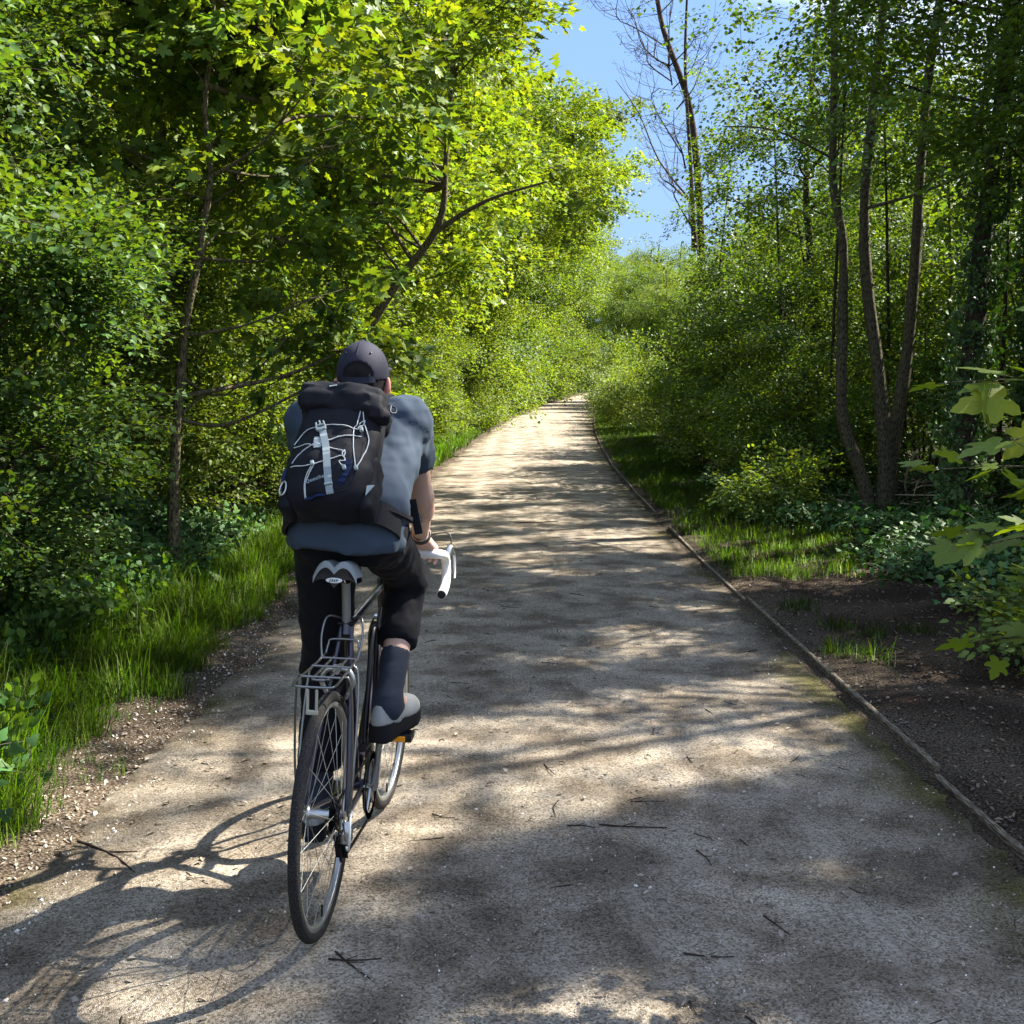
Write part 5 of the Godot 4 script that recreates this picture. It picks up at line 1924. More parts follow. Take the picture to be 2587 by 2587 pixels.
	for s in [[SHOULDER_R, ELBOW_R], [SHOULDER_L, ELBOW_L]]:
		var ax: Vector3 = (s[1] - s[0]).normalized()
		var end: Vector3 = s[0].lerp(s[1], 0.57)
		sf.limb(s[0], s[1], 0.068, 0.062, 0.035, [[end, (ax + Vector3(0, -0.15, 0)).normalized()]])
	sf.cut(Vector3(0.055, 1.058, -0.1), Vector3(-0.07, -1, 0.05).normalized())
	sf.rumple(noise_a, Vector3(7, 5, 7), 0.011)
	sf.rumple(noise_a, Vector3(22, 9, 22), 0.006)
	sf.rumple(noise_b, Vector3(9, 34, 9), 0.0045)
	m = MB.new()
	sf.skin(m, white, 1)
	m.smooth()
	piece("shirt", m.mesh(), mats.shirt_cloth, p)
	# trousers rolled to the calf
	var tf := Field.new(Vector3(-0.26, 0.26, -0.8), Vector3(0.34, 1.2, -0.02), 0.0115)
	tf.limb(HIP_L + Vector3(0.0, 0.0, 0.02), HIP_R + Vector3(0.0, 0.0, 0.02), 0.098, 0.098, 0.04)
	var cuff_r := KNEE_R.lerp(ANKLE_R, 0.56)
	var cuff_l := KNEE_L.lerp(ANKLE_L, 0.74)
	tf.limb(HIP_R, KNEE_R, 0.09, 0.066, 0.03)
	tf.limb(HIP_L, KNEE_L, 0.092, 0.076, 0.03)
	var ar := (ANKLE_R - KNEE_R).normalized()
	var al := (ANKLE_L - KNEE_L).normalized()
	tf.limb(KNEE_R, ANKLE_R, 0.07, 0.052, 0.03, [[cuff_r, ar]])
	tf.limb(KNEE_L, ANKLE_L, 0.078, 0.069, 0.03, [[cuff_l, al]])
	tf.limb(cuff_r - ar * 0.028, cuff_r - ar * 0.006, 0.064, 0.063, 0.006, [[cuff_r, ar]])
	# cloth bunched behind the raised knee
	tf.limb(KNEE_R + Vector3(0.02, 0.03, 0.1), KNEE_R + Vector3(0.05, -0.01, 0.07), 0.032, 0.03, 0.02)
	tf.limb(KNEE_R + Vector3(0.045, -0.02, 0.08), KNEE_R + Vector3(0.03, -0.065, 0.075), 0.026, 0.024, 0.014)
	tf.cut(Vector3(0.055, 1.14, -0.1), Vector3(0, 1, 0.1).normalized())
	tf.rumple(noise_a, Vector3(11, 15, 11), 0.009)
	tf.rumple(noise_a, Vector3(26, 34, 26), 0.006)
	m = MB.new()
	tf.skin(m, white, 1)
	m.smooth()
	piece("trousers", m.mesh(), mats.trouser_cloth, p)
	# socks and shoes
	for s in [[KNEE_R, ANKLE_R, Vector3(0.108, 0.0, -0.312), Vector3(0.178, 0.0, -0.565), 0.449, 0.56, 0.0], [KNEE_L, ANKLE_L, Vector3(-0.098, 0.0, -0.325), Vector3(-0.148, 0.0, -0.585), 0.128, 0.8, 0.04]]:
		var kf := Field.new(s[1] + Vector3(-0.09, -0.08, -0.12), s[1] + Vector3(0.11, 0.24, 0.1), 0.006)
		var up: Vector3 = (s[0] - s[1]).normalized()
		var top: Vector3 = s[1].lerp(s[0], 0.385 if s[6] == 0.0 else 0.3)
		kf.limb(s[1] - up * 0.03, s[0], 0.0385, 0.0575, 0.02, [[top, up]])
		kf.limb(s[1] - up * 0.01, s[1] + Vector3(0.015, -0.05, -0.08), 0.043, 0.035, 0.03)
		kf.rumple(noise_a, Vector3(15, 60, 15), 0.0025)
		m = MB.new()
		kf.skin(m, white, 1)
		m.smooth()
		piece("sock", m.mesh(), mats.sock_cloth, p)
		shoe(p, s[2], s[3], s[4], s[1])
	# band on the right wrist
	var wm := MB.new()
	var wax := (WRIST_R - ELBOW_R).normalized()
	var wu := wax.cross(Vector3.UP).normalized()
	var ww := wax.cross(wu)
	for k in 2:
		var rp := []
		for i in 20:
			var a := TAU * i / 20
			rp.append(WRIST_R - wax * (0.004 + 0.011 * k) + (wu * cos(a) + ww * sin(a)) * (0.0305 + 0.001 * k))
		wm.tube(rp, [0.0052], 8, Color.WHITE, false, 0.0, true)
	piece("wristband", wm.mesh(), mats.black_plastic, p)


# a flat band along the points, its width lying along «wide»
func ribbon(m: MB, pts: Array, half: float, thick: float, wide: Vector3) -> void:
	var s := m.v.size()
	var n := pts.size()
	for i in n:
		var t: Vector3 = (pts[mini(i + 1, n - 1)] - pts[maxi(i - 1, 0)]).normalized()
		var w := (wide - t * wide.dot(t)).normalized()
		var o := t.cross(w).normalized()
		for q in [[-1, -1], [1, -1], [1, 1], [-1, 1]]:
			m.vert(pts[i] + w * half * q[0] + o * thick * 0.5 * q[1], o * q[1], Color.WHITE)
	for i in n - 1:
		for k in 4:
			var a := s + i * 4 + k
			var b := s + i * 4 + (k + 1) % 4
			m.quad(a, b, b + 4, a + 4)
	m.quad(s, s + 3, s + 2, s + 1)
	var e := s + (n - 1) * 4
	m.quad(e, e + 1, e + 2, e + 3)
	# separate corners so that the band keeps its edges
	var m2 := MB.new()
	for i in range(0, m.ix.size(), 3):
		for k in 3:
			m2.ix.append(m2.vert(m.v[m.ix[i + k]], Vector3.UP, Color.WHITE))
	m2.smooth()
	m.v = m2.v
	m.n = m2.n
	m.c = m2.c
	m.ix = m2.ix


# thick soled trainer from heel to toe, its sole standing on height y
func shoe(p: Node3D, heel: Vector3, toe: Vector3, y: float, ankle: Vector3) -> void:
	var s := Node3D.new()
	s.name = "shoe" if not p.has_node("shoe") else "shoe_001"
	p.add_child(s, true)
	var fwd := (toe - heel).normalized()
	var right := fwd.cross(Vector3.UP).normalized()
	var l := (toe - heel).length() + 0.02
	var org := Vector3(heel.x, y, heel.z) - fwd * 0.012
	var out_line := [Vector2(0, 0.0), Vector2(0.028, 0.004), Vector2(0.037, 0.03), Vector2(0.037, 0.08), Vector2(0.034, 0.12), Vector2(0.045, 0.175), Vector2(0.046, 0.21), Vector2(0.036, 0.25), Vector2(0.018, 0.277), Vector2(-0.005, 0.282), Vector2(-0.028, 0.268), Vector2(-0.043, 0.225), Vector2(-0.045, 0.18), Vector2(-0.036, 0.12), Vector2(-0.037, 0.08), Vector2(-0.037, 0.03), Vector2(-0.028, 0.004)]
	var k := l / 0.282
	var m := MB.new()
	var lev := [[0.0, 0.93], [0.004, 0.985], [0.012, 1.0], [0.016, 0.985], [0.02, 1.0], [0.03, 1.0], [0.036, 0.985], [0.04, 1.0], [0.056, 0.985]]
	var n := out_line.size()
	for lv in lev:
		for q in out_line:
			var spring: float = 0.02 * pow(clampf((q.y - 0.17) / 0.11, 0.0, 1.0), 2.0) * (1.0 - lv[0] * 8.0)
			var qq: Vector2 = Vector2(q.x * lv[1], 0.14 + (q.y - 0.14) * (0.5 + 0.5 * lv[1])) * k
			m.vert(org + right * qq.x + fwd * qq.y + Vector3.UP * (lv[0] + spring + 0.006 * sin(q.y * 11.0)), Vector3.UP, Color.WHITE)
	for i in lev.size() - 1:
		for j in n:
			var j2 := (j + 1) % n
			m.quad(i * n + j, (i + 1) * n + j, (i + 1) * n + j2, i * n + j2)
	for e in 2:
		var o := m.v.size()
		var row := 0 if e == 0 else (lev.size() - 1) * n
		for j in n:
			m.vert(m.v[row + j], Vector3.UP, Color.WHITE)
		for j in range(1, n - 1):
			if e == 0:
				m.tri(o, o + j, o + j + 1)
			else:
				m.tri(o, o + j + 1, o + j)
	m.smooth()
	piece("sole", m.mesh(), mats.sole_rubber, s)
	var b := Basis(right, Vector3.UP, -fwd)
	var fl := Field.new(org - Vector3(0.12, 0.0, 0.33), org + Vector3(0.17, 0.16, 0.08), 0.0055)
	var base := org + Vector3.UP * 0.054
	var floor_cut := [[base, Vector3(0, -1, 0)]]
	fl.egg(base + fwd * 0.055 * k, Vector3(0.037, 0.075, 0.058), 0.02, b, floor_cut)
	fl.egg(base + fwd * 0.2 * k + Vector3.UP * 0.004, Vector3(0.044, 0.045, 0.075), 0.02, b, floor_cut)
	fl.limb(base + fwd * 0.1 * k + Vector3.UP * 0.02, base + fwd * 0.19 * k + Vector3.UP * 0.006, 0.042, 0.037, 0.03, floor_cut)
	fl.carve_egg(base + fwd * 0.045 * k + Vector3.UP * 0.09, Vector3(0.034, 0.034, 0.045), b)
	m = MB.new()
	fl.skin(m, white, 1)
	m.smooth()
	var upper := piece("upper", m.mesh(), mats.shoe_leather, s)
	for i in 4:
		var c := base + fwd * (0.118 + 0.02 * i) * k + Vector3.UP * (0.062 - 0.0065 * i)
		rod("lace", curve([c - right * 0.024 - Vector3.UP * 0.008, c + Vector3.UP * 0.004, c + right * 0.024 - Vector3.UP * 0.008], 3), 0.0022, 5, mats.cord_white, upper)


# ---------------------------------------------------------------- backpack
# Pack axes: x to the wearer's right, y up along the back, z out from the back.
func build_backpack() -> void:
	var pk := thing("backpack", "black hiking backpack with white elastic cords and a grey buckle strap on the rider's back", "backpack", REAR)
	var y := Vector3(0.03, 0.79, -0.61).normalized()
	var z := Vector3(0, 0.61, 0.79)
	z = (z - y * z.dot(y)).normalized()
	var x := y.cross(z)
	var head := Basis(Vector3.UP, deg_to_rad(HEADING))
	pk.basis = head * Basis(x, y, z)
	pk.position = REAR + head * Vector3(0.03, 1.325, -0.155)
	var bf := Field.new(Vector3(-0.2, -0.3, -0.12), Vector3(0.2, 0.32, 0.17), 0.0095)
	bf.block(Vector3(0, -0.012, -0.005), Vector3(0.117, 0.182, 0.074), 0.055, 0.02)
	bf.egg(Vector3(0, -0.08, 0.03), Vector3(0.108, 0.105, 0.066), 0.04)
	bf.egg(Vector3(0.005, 0.06, 0.02), Vector3(0.104, 0.12, 0.058), 0.04)
	bf.rumple(noise_a, Vector3(9, 7, 9), 0.01)
	bf.rumple(noise_a, Vector3(22, 40, 22), 0.004)
	var m := MB.new()
	bf.skin(m, white, 1)
	m.smooth()
	piece("main_bag", m.mesh(), mats.pack_cloth, pk)
	var lf := Field.new(Vector3(-0.19, 0.04, -0.13), Vector3(0.2, 0.3, 0.18), 0.0078)
	lf.block(Vector3(0.002, 0.16, 0.0), Vector3(0.124, 0.044, 0.09), 0.026, 0.02, Basis(Vector3.BACK, -0.06))
	lf.block(Vector3(0.008, 0.13, 0.062), Vector3(0.118, 0.03, 0.032), 0.022, 0.02, Basis(Vector3.BACK, -0.15))
	lf.limb(Vector3(0.03, 0.15, 0.082), Vector3(0.12, 0.105, 0.05), 0.02, 0.026, 0.02)
	lf.limb(Vector3(-0.05, 0.19, 0.076), Vector3(0.1, 0.137, 0.088), 0.013, 0.012, 0.007)
	lf.limb(Vector3(-0.09, 0.168, 0.082), Vector3(0.06, 0.122, 0.088), 0.011, 0.009, 0.007)
	lf.limb(Vector3(-0.02, 0.207, 0.06), Vector3(0.115, 0.17, 0.07), 0.012, 0.012, 0.007)
	lf.rumple(noise_a, Vector3(8, 14, 8), 0.01)
	lf.rumple(noise_a, Vector3(14, 40, 30), 0.009)
	m = MB.new()
	lf.skin(m, white, 1)
	m.smooth()
	var lid := piece("lid", m.mesh(), mats.pack_cloth, pk)
	for s in [-1.0, 1.0]:
		var pf := Field.new(Vector3(s * 0.12 - 0.07, -0.3, -0.12), Vector3(s * 0.12 + 0.07, 0.06, 0.11), 0.0085)
		pf.block(Vector3(s * 0.108, -0.105, -0.01), Vector3(0.026, 0.09, 0.05), 0.025, 0.02)
		pf.rumple(noise_a, Vector3(12, 12, 12), 0.009)
		m = MB.new()
		pf.skin(m, white, 1)
		m.smooth()
		piece("side_pocket", m.mesh(), mats.pack_cloth, pk)
		var hb := MB.new()
		ribbon(hb, curve([Vector3(s * 0.08, -0.15, -0.04), Vector3(s * 0.125 + 0.01, -0.15, -0.05), Vector3(s * 0.162 + 0.013, -0.145, -0.11), Vector3(s * 0.163 + 0.013, -0.14, -0.15)], 5), 0.034, 0.01, Vector3(0, 1, 0.3))
		piece("hip_belt", hb.mesh(), mats.pack_cloth, pk)
		var sh := MB.new()
		ribbon(sh, curve([Vector3(s * 0.06, 0.14, -0.07), Vector3(s * 0.07, 0.27, -0.09), Vector3(s * 0.08, 0.335, -0.18), Vector3(s * 0.09, 0.27, -0.29), Vector3(s * 0.11, 0.1, -0.31), Vector3(s * 0.165 + 0.02, -0.02, -0.29), Vector3(s * 0.172 + 0.013, -0.08, -0.2), Vector3(s * 0.15 + 0.012, -0.12, -0.1), Vector3(s * 0.1, -0.13, -0.045)], 6), 0.022, 0.01, Vector3.RIGHT)
		piece("shoulder_strap", sh.mesh(), mats.pack_cloth, pk)
	var tl := MB.new()
	ribbon(tl, curve([Vector3(0.2, -0.04, -0.15), Vector3(0.208, -0.07, -0.18), Vector3(0.216, -0.1, -0.205), Vector3(0.221, -0.118, -0.215)], 5), 0.012, 0.003, Vector3(1, 0.2, 0.3))
	piece("strap_end", tl.mesh(), mats.pack_cloth, pk)
	# where the bag's outer face stands
	var on := func(zx: float, zy: float, lift: float) -> Vector3:
		var px: float = (zx - 600.0) * 0.00032
		var py: float = (1010.0 - zy) * 0.00037
		var pz := 0.16
		while pz > -0.02 and bf.at(Vector3(px, py, pz)) > 0.0:
			pz -= 0.002
		return Vector3(px, py, pz + lift)
	var path := func(pts: Array, lift: float) -> Array:
		var out := []
		var flat := []
		for q in pts:
			flat.append(Vector3(q[0], q[1], 0))
		for q in curve(flat, 6):
			out.append(on.call(q.x, q.y, lift))
		return out
	var cords := [
		[[262, 1022], [330, 930], [470, 885], [640, 880], [815, 905]],
		[[264, 1050], [400, 1055], [470, 1075], [600, 1020], [700, 980], [850, 957]],
		[[284, 1205], [350, 1130], [470, 1060], [540, 1080], [650, 1105], [740, 1130]],
		[[280, 1240], [400, 1255], [500, 1250], [640, 1205], [740, 1165]],
		[[812, 735], [802, 860], [780, 900], [800, 1050], [835, 1180], [858, 1265]],
		[[834, 735], [855, 830], [900, 930], [912, 990], [895, 1100], [864, 1265]],
		[[490, 1248], [450, 1330], [438, 1400], [452, 1500]],
		[[500, 1262], [470, 1330], [446, 1400], [458, 1490]],
		[[742, 1118], [730, 1150], [742, 1180], [752, 1150], [742, 1118]],
		[[742, 1170], [760, 1210], [715, 1225], [768, 1278]],
		[[820, 860], [858, 810], [852, 860], [815, 890], [850, 915]]]
	for c in cords:
		rod("elastic_cord", path.call(c, 0.003), 0.0016, 6, mats.cord_white, pk)
	for c in [[845, 905], [488, 1250], [862, 1262], [766, 1276]]:
		var cm := MB.new()
		cm.box(Transform3D(Basis(Vector3.BACK, 0.3), on.call(c[0], c[1], 0.006)), Vector3(0.0055, 0.0075, 0.005), 0.003)
		piece("cord_stop", cm.mesh(), mats.strap_grey, pk)
	var rm := MB.new()
	ribbon(rm, path.call([[500, 905], [528, 970], [560, 1050], [592, 1150], [618, 1260], [645, 1380], [672, 1475]], 0.0045), 0.0098, 0.002, Vector3(1, 0.25, 0))
	var web := piece("buckle_strap", rm.mesh(), mats.strap_grey, pk)
	var fm := MB.new()
	ribbon(fm, path.call([[488, 1000], [492, 1050], [500, 1098]], 0.003), 0.0105, 0.002, Vector3(1, 0.1, 0))
	piece("strap_fold", fm.mesh(), mats.strap_grey, pk)
	var bm := MB.new()
	var bt := Transform3D(Basis(Vector3.BACK, 0.35), on.call(500, 925, 0.007))
	bm.box(bt * Transform3D(Basis(), Vector3(0, 0, 0)), Vector3(0.0135, 0.0055, 0.0045), 0.002)
	bm.box(bt * Transform3D(Basis(), Vector3(0, 0.013, 0)), Vector3(0.0135, 0.0022, 0.004), 0.0015)
	for s in [-1.0, 1.0]:
		bm.box(bt * Transform3D(Basis(Vector3.BACK, s * 0.12), Vector3(s * 0.0115, 0.012, 0)), Vector3(0.0024, 0.013, 0.004), 0.0015)
	bm.box(bt * Transform3D(Basis(), Vector3(0, 0.02, 0)), Vector3(0.0024, 0.009, 0.003), 0.001)
	piece("buckle", bm.mesh(), mats.strap_grey, pk)
	var ladder := MB.new()
	ladder.box(Transform3D(Basis(Vector3.BACK, 0.25), on.call(652, 1412, 0.007)), Vector3(0.0115, 0.003, 0.003), 0.0012)
	piece("slide", ladder.mesh(), mats.strap_grey, pk)
	# piped seams down the bag
	for c in [[[352, 640], [345, 850], [350, 1100], [372, 1330], [420, 1440]], [[842, 640], [850, 700]], [[870, 1000], [872, 1150], [856, 1330], [800, 1440]], [[420, 1440], [560, 1462], [700, 1460], [800, 1440]]]:
		rod("piping", path.call(c, 0.0), 0.0022, 6, mats.pack_panel, pk)
	# blue panels low on the bag
	var blue := MB.new()
	ribbon(blue, path.call([[775, 1195], [792, 1240], [790, 1300], [765, 1365], [735, 1400]], 0.0015), 0.0075, 0.002, Vector3(1, 0.2, 0))
	piece("blue_trim", blue.mesh(), mats.pack_blue, pk)
	blue = MB.new()
	ribbon(blue, path.call([[450, 1490], [510, 1482], [570, 1476], [630, 1470]], 0.0015), 0.011, 0.002, Vector3(0, 1, -0.4))
	piece("blue_trim", blue.mesh(), mats.pack_blue, pk)
	var tag_m := MB.new()
	ribbon(tag_m, [Vector3(-0.12, -0.08, 0.05), Vector3(-0.124, -0.105, 0.05), Vector3(-0.12, -0.12, 0.046)], 0.005, 0.003, Vector3.RIGHT)
	piece("blue_loop", tag_m.mesh(), mats.pack_blue, pk)
	# snap hook hanging at the left
	var hk := []
	for i in 14:
		var a := TAU * i / 14
		hk.append(Vector3(-0.118 + cos(a) * 0.0095, -0.147 + sin(a) * (0.018 if sin(a) < 0 else 0.026), 0.05 + 0.004 * cos(a)))
	var hm := MB.new()
	hm.tube(hk, [0.0028], 7, Color.WHITE, false, 0.0, true)
	piece("snap_hook", hm.mesh(), mats.aluminium, pk)
	# drawcord loop at the lid's right end
	rod("drawcord", curve([Vector3(0.118, 0.165, 0.03), Vector3(0.15, 0.16, 0.02), Vector3(0.155, 0.135, 0.03), Vector3(0.143, 0.13, 0.04), Vector3(0.14, 0.155, 0.035)], 5), 0.0022, 6, mats.black_plastic, pk)
	# pale patch on the hip belt
	var pm := MB.new()
	pm.face([Vector3(0.112, -0.125, 0.0505), Vector3(0.132, -0.12, 0.0465), Vector3(0.112, -0.155, 0.0485)], Vector3(0, 0, 1))
	pm.face([Vector3(0.112, -0.125, 0.0475), Vector3(0.132, -0.12, 0.0435), Vector3(0.112, -0.155, 0.0455)], Vector3(0, 0, -1))
	piece("reflective_patch", pm.mesh(), mats.strap_grey, pk)
	# lettering, its end hidden by the strap
	var tx := TextMesh.new()
	tx.text = "Quechua"
	tx.font_size = 64
	tx.pixel_size = 0.00021
	tx.depth = 0.0012
	tx.horizontal_alignment = HORIZONTAL_ALIGNMENT_LEFT
	var ft := SystemFont.new()
	ft.font_names = PackedStringArray(["Droid Sans"])
	ft.font_weight = 700
	tx.font = ft
	var lt := piece("lettering", tx, mats.strap_grey, pk)
	var a0: Vector3 = on.call(452, 1392, 0.006)
	var a1: Vector3 = on.call(600, 1352, 0.006)
	var up0: Vector3 = on.call(500, 1340, 0.0035) - on.call(510, 1400, 0.0035)
	var tx_x := (a1 - a0).normalized()
	var tx_z := tx_x.cross(up0).normalized()
	var tx_y := tx_z.cross(tx_x)
	lt.transform = Transform3D(Basis(tx_x * 1.1, (tx_y + tx_x * 0.15).normalized(), tx_z), a0)
	var lg := MB.new()
	var lx: Vector3 = Vector3(-0.02, 0.178, 0.0)
	var lz := 0.17
	while lf.at(Vector3(lx.x, lx.y, lz)) > 0.0 and lz > 0.0:
		lz -= 0.002
	lg.box(Transform3D(Basis(Vector3.BACK, 0.25) * Basis(Vector3.RIGHT, -0.5), Vector3(lx.x, lx.y, lz + 0.002)), Vector3(0.011, 0.0035, 0.001), 0.0008)
	piece("emblem", lg.mesh(), mats.strap_grey, lid)


# ---------------------------------------------------------------- verges, ground cover, litter
func build_verges() -> void:
	# grass on the verge across from the edging
	var near := []
	var near_c := PackedColorArray()
	var far := []
	var far_c := PackedColorArray()
	var d := 2.2
	while d < 12.0:
		for i in 24:
			var dd := d + rng.randf() * 0.1
			var inner := 1.72 + 0.16 * noise_b.get_noise_2d(dd * 1.3, 50.0) + 0.08 * noise_b.get_noise_2d(dd * 6.0, 90.0)
			var off := -inner - pow(rng.randf(), 0.9) * (0.8 if dd > 4.0 else 0.45)
			var x := xc(dd) + off
			var thick := noise_b.get_noise_2d(x * 1.5 + 20.0, dd * 1.5)
			if thick < -0.25 and rng.randf() < 0.75:
				continue
			var sc := rng.randf_range(0.55, 1.15) * (0.55 + 0.5 * clampf((-off - inner) * 3.0, 0.0, 1.0)) * (1.0 + thick * 0.4)
			near.append(Transform3D(Basis(Vector3.UP, rng.randf() * TAU).scaled(Vector3(1, 1, 1) * sc), ground_at(x, dd)))
			near_c.append(DEEP.lerp(FRESH, clampf(0.5 + thick + rng.randfn() * 0.2, 0.0, 1.0)) * rng.randf_range(0.8, 1.15))
		d += 0.1
	d = 12.0
	while d < 70.0:
		for i in 9:
			var dd := d + rng.randf() * 0.4
			var x := xc(dd) - 1.72 - rng.randf() * 0.75
			far.append(Transform3D(Basis(Vector3.UP, rng.randf() * TAU).scaled(Vector3.ONE * rng.randf_range(0.6, 1.2)), ground_at(x, dd)))
			far_c.append(SPRING.lerp(FRESH, rng.randf()) * rng.randf_range(0.85, 1.15))
		d += 0.22 + d * 0.008
	var g := scatter("verge_grass", spray.tuft, mats.grass_blade, near, near_c)
	tag(g, "long green grass of the verge on the rider's side of the path, nearest the camera", "grass", "", "stuff")
	# the strip behind the timber edging
	var ed := []
	var ed_c := PackedColorArray()
	d = 6.2
	while d < 60.0:
		for i in 20:
			var dd := d + rng.randf() * 0.25
			var wide := 0.45 + 1.0 * smoothstep(7.5, 11.0, dd)
			var off := 1.72 + rng.randf() * wide
			if dd < 9.2:
				off = 1.75 + rng.randf() * 0.75
				if noise_b.get_noise_2d(dd * 1.1, off * 2.0 + 9.0) + rng.randf_range(-0.15, 0.15) < 0.55:
					continue
			var x := xc(dd) + off
			ed.append(Transform3D(Basis(Vector3.UP, rng.randf() * TAU).scaled(Vector3.ONE * rng.randf_range(0.6, 1.3)), ground_at(x, dd)))
			ed_c.append(SPRING.lerp(FRESH, rng.randf()) * rng.randf_range(0.8, 1.1))
		d += 0.12 + d * 0.006
	var g2 := scatter("strip_grass", spray.tuft_short, mats.grass_blade, ed, ed_c)
	tag(g2, "short grass strip growing behind the timber edging", "grass", "", "stuff")
	var g3 := scatter("hedge_grass", spray.tuft_far, mats.grass_blade, far, far_c)
	tag(g3, "bright sunlit grass at the foot of the hedge further along the path", "grass", "", "stuff")
	# broad-leaved weeds and docks in the near verge
	for i in 26:
		var dd := rng.randf_range(2.7, 8.8)
		var off := -2.05 - rng.randf() * 0.75
		var m := MB.new()
		var n := rng.randi_range(5, 9)
		for k in n:
			var a := TAU * k / n + rng.randf() * 0.6
			var l := rng.randf_range(0.13, 0.24)
			leaf_oval(m, Transform3D(turn(Vector3(cos(a), rng.randf_range(0.5, 1.5), sin(a)), Vector3.UP + rv() * 0.3), Vector3(cos(a), 0, sin(a)) * 0.012), l, l * 0.33, vary(Color(0.1, 0.185, 0.05), 0.2))
		var o := piece("dock_plant", m.mesh(), mats.leaf)
		o.position = ground_at(xc(dd) + off, dd)
		tag(o, "low broad leaved dock plant among the grass of the verge", "plant", "dock plants in the verge")
	# nettles and ivy under the thicket
	var low := []
	var low_c := PackedColorArray()
	for i in 4600:
		var dd := 2.2 + 9.6 * pow(rng.randf(), 0.9)
		var off := -2.25 - 1.6 * pow(rng.randf(), 1.1) - (0.25 if dd > 5.0 else 0.0)
		if i > 3400:
			dd = 7.8 + 3.2 * rng.randf()
			off = -2.5 - 1.2 * rng.randf()
		if dd < 4.4:
			off += 0.28
		var x := xc(dd) + off
		var mound := 0.34 * exp(-pow((dd - 8.6) / 1.6, 2.0)) * smoothstep(-2.3, -3.0, off)
		var p := ground_at(x, dd) + Vector3.UP * (0.03 + rng.randf() * (0.14 + mound))
		low.append(Transform3D(turn(Vector3(rng.randfn(), 0.25, rng.randfn()), Vector3.UP + Vector3(0.5, 0, 0.4) + rv() * 0.35).scaled(Vector3.ONE * rng.randf_range(0.7, 1.25)), p))
		low_c.append(Color(1.0, 1.0, 0.95) * rng.randf_range(0.8, 1.4))
	var iv := scatter("ivy_bank", spray.ivy, mats.leaf_glossy, low, low_c)
	tag(iv, "glossy ivy spreading over the bank at the foot of the shady thicket", "ivy", "", "stuff")
	var net := []
	var net_c := PackedColorArray()
	for i in 2100:
		var dd := 2.0 + 6.5 * rng.randf()
		var off := -2.0 - 0.95 * rng.randf() - (0.0 if dd < 4.6 else 0.35)
		var x := xc(dd) + off
		net.append(Transform3D(turn(Vector3(rng.randfn() * 0.6, 1.0, rng.randfn() * 0.6), rv()).scaled(Vector3.ONE * rng.randf_range(0.6, 1.2)), ground_at(x, dd) + Vector3.UP * rng.randf() * 0.2))
		net_c.append(Color(0.95, 1.05, 0.9) * rng.randf_range(0.75, 1.25))
	var nt := scatter("nettle_bed", spray.nettle, mats.leaf, net, net_c)
	tag(nt, "young nettles and ground ivy crowding the verge below the shady thicket", "nettles", "", "stuff")
	# ivy carpet of the wood
	var carpet := []
	var carpet_c := PackedColorArray()
	for i in 6500:
		var dd := 4.2 + 14.0 * pow(rng.randf(), 0.8)
		var off := 2.75 + 5.5 * pow(rng.randf(), 1.15)
		var edge := 2.95 + 0.35 * noise_b.get_noise_2d(dd * 0.8, 3.0)
		if dd < 8.5:
			edge += (8.5 - dd) * 0.16
		if off < edge and rng.randf() < 0.9:
			continue
		var x := xc(dd) + off
		carpet.append(Transform3D(turn(Vector3(rng.randfn(), 0.15, rng.randfn()), Vector3.UP + rv() * 0.4).scaled(Vector3.ONE * rng.randf_range(0.75, 1.35)), ground_at(x, dd) + Vector3.UP * (0.03 + rng.randf() * 0.14)))
		carpet_c.append(Color(1, 1, 1) * rng.randf_range(0.8, 1.4))
	var cp := scatter("ivy_carpet", spray.ivy, mats.leaf_glossy, carpet, carpet_c)
	tag(cp, "dark ivy carpet on the woodland floor around the trunks beyond the timber edging", "ivy", "", "stuff")
	# bright bramble patch, brush pile, maple sprig
	var o := shrub_spec(0.34, 0.28, 10, 22, "hedge", SPRING, FRESH, {"blob": 0.17, "stems": 8, "stem_r": 0.004, "fuzz": 0.6})
	plant("bramble_bush", "low sunlit bush standing alone on the bare soil beyond the timber edging", "bush", "", ground_at(2.98, 6.3), o)
	o = shrub_spec(0.6, 0.42, 10, 26, "hedge", SPRING, FRESH, {"blob": 0.25, "stems": 7, "stem_r": 0.006})
	plant("elder_bush", "small leafy bush between the grass strip and the three stemmed tree", "bush", "", ground_at(2.95, 13.4), o)
	brush_pile()
	maple_sprig()


func brush_pile() -> void:
	var t := thing("brush_pile", "heap of dead pale branches and sticks beside the three stemmed tree", "brush pile", ground_at(4.85, 13.2))
	for i in 70:
		var a := rng.randf() * TAU
		var r := 0.75 * sqrt(rng.randf())
		var h := 0.5 * (1.0 - r) * rng.randf() + 0.02
		var c := Vector3(cos(a) * r, h, sin(a) * r)
		var dir := Vector3(rng.randfn(), rng.randfn() * 0.3, rng.randfn()).normalized()
		var l := rng.randf_range(0.25, 0.75)
		var rad := rng.randf_range(0.006, 0.016)
		var pts := curve([c - dir * l, c + rv() * 0.05, c + dir * l], 3)
		for k in pts.size():
			pts[k].y = maxf(pts[k].y, 0.01)
		var m := MB.new()
		m.tube(pts, taper(pts.size(), rad, rad * 0.5), 5)
		piece("stick", m.mesh(), mats.twig_pale if rng.randf() < 0.6 else mats.twig, t)


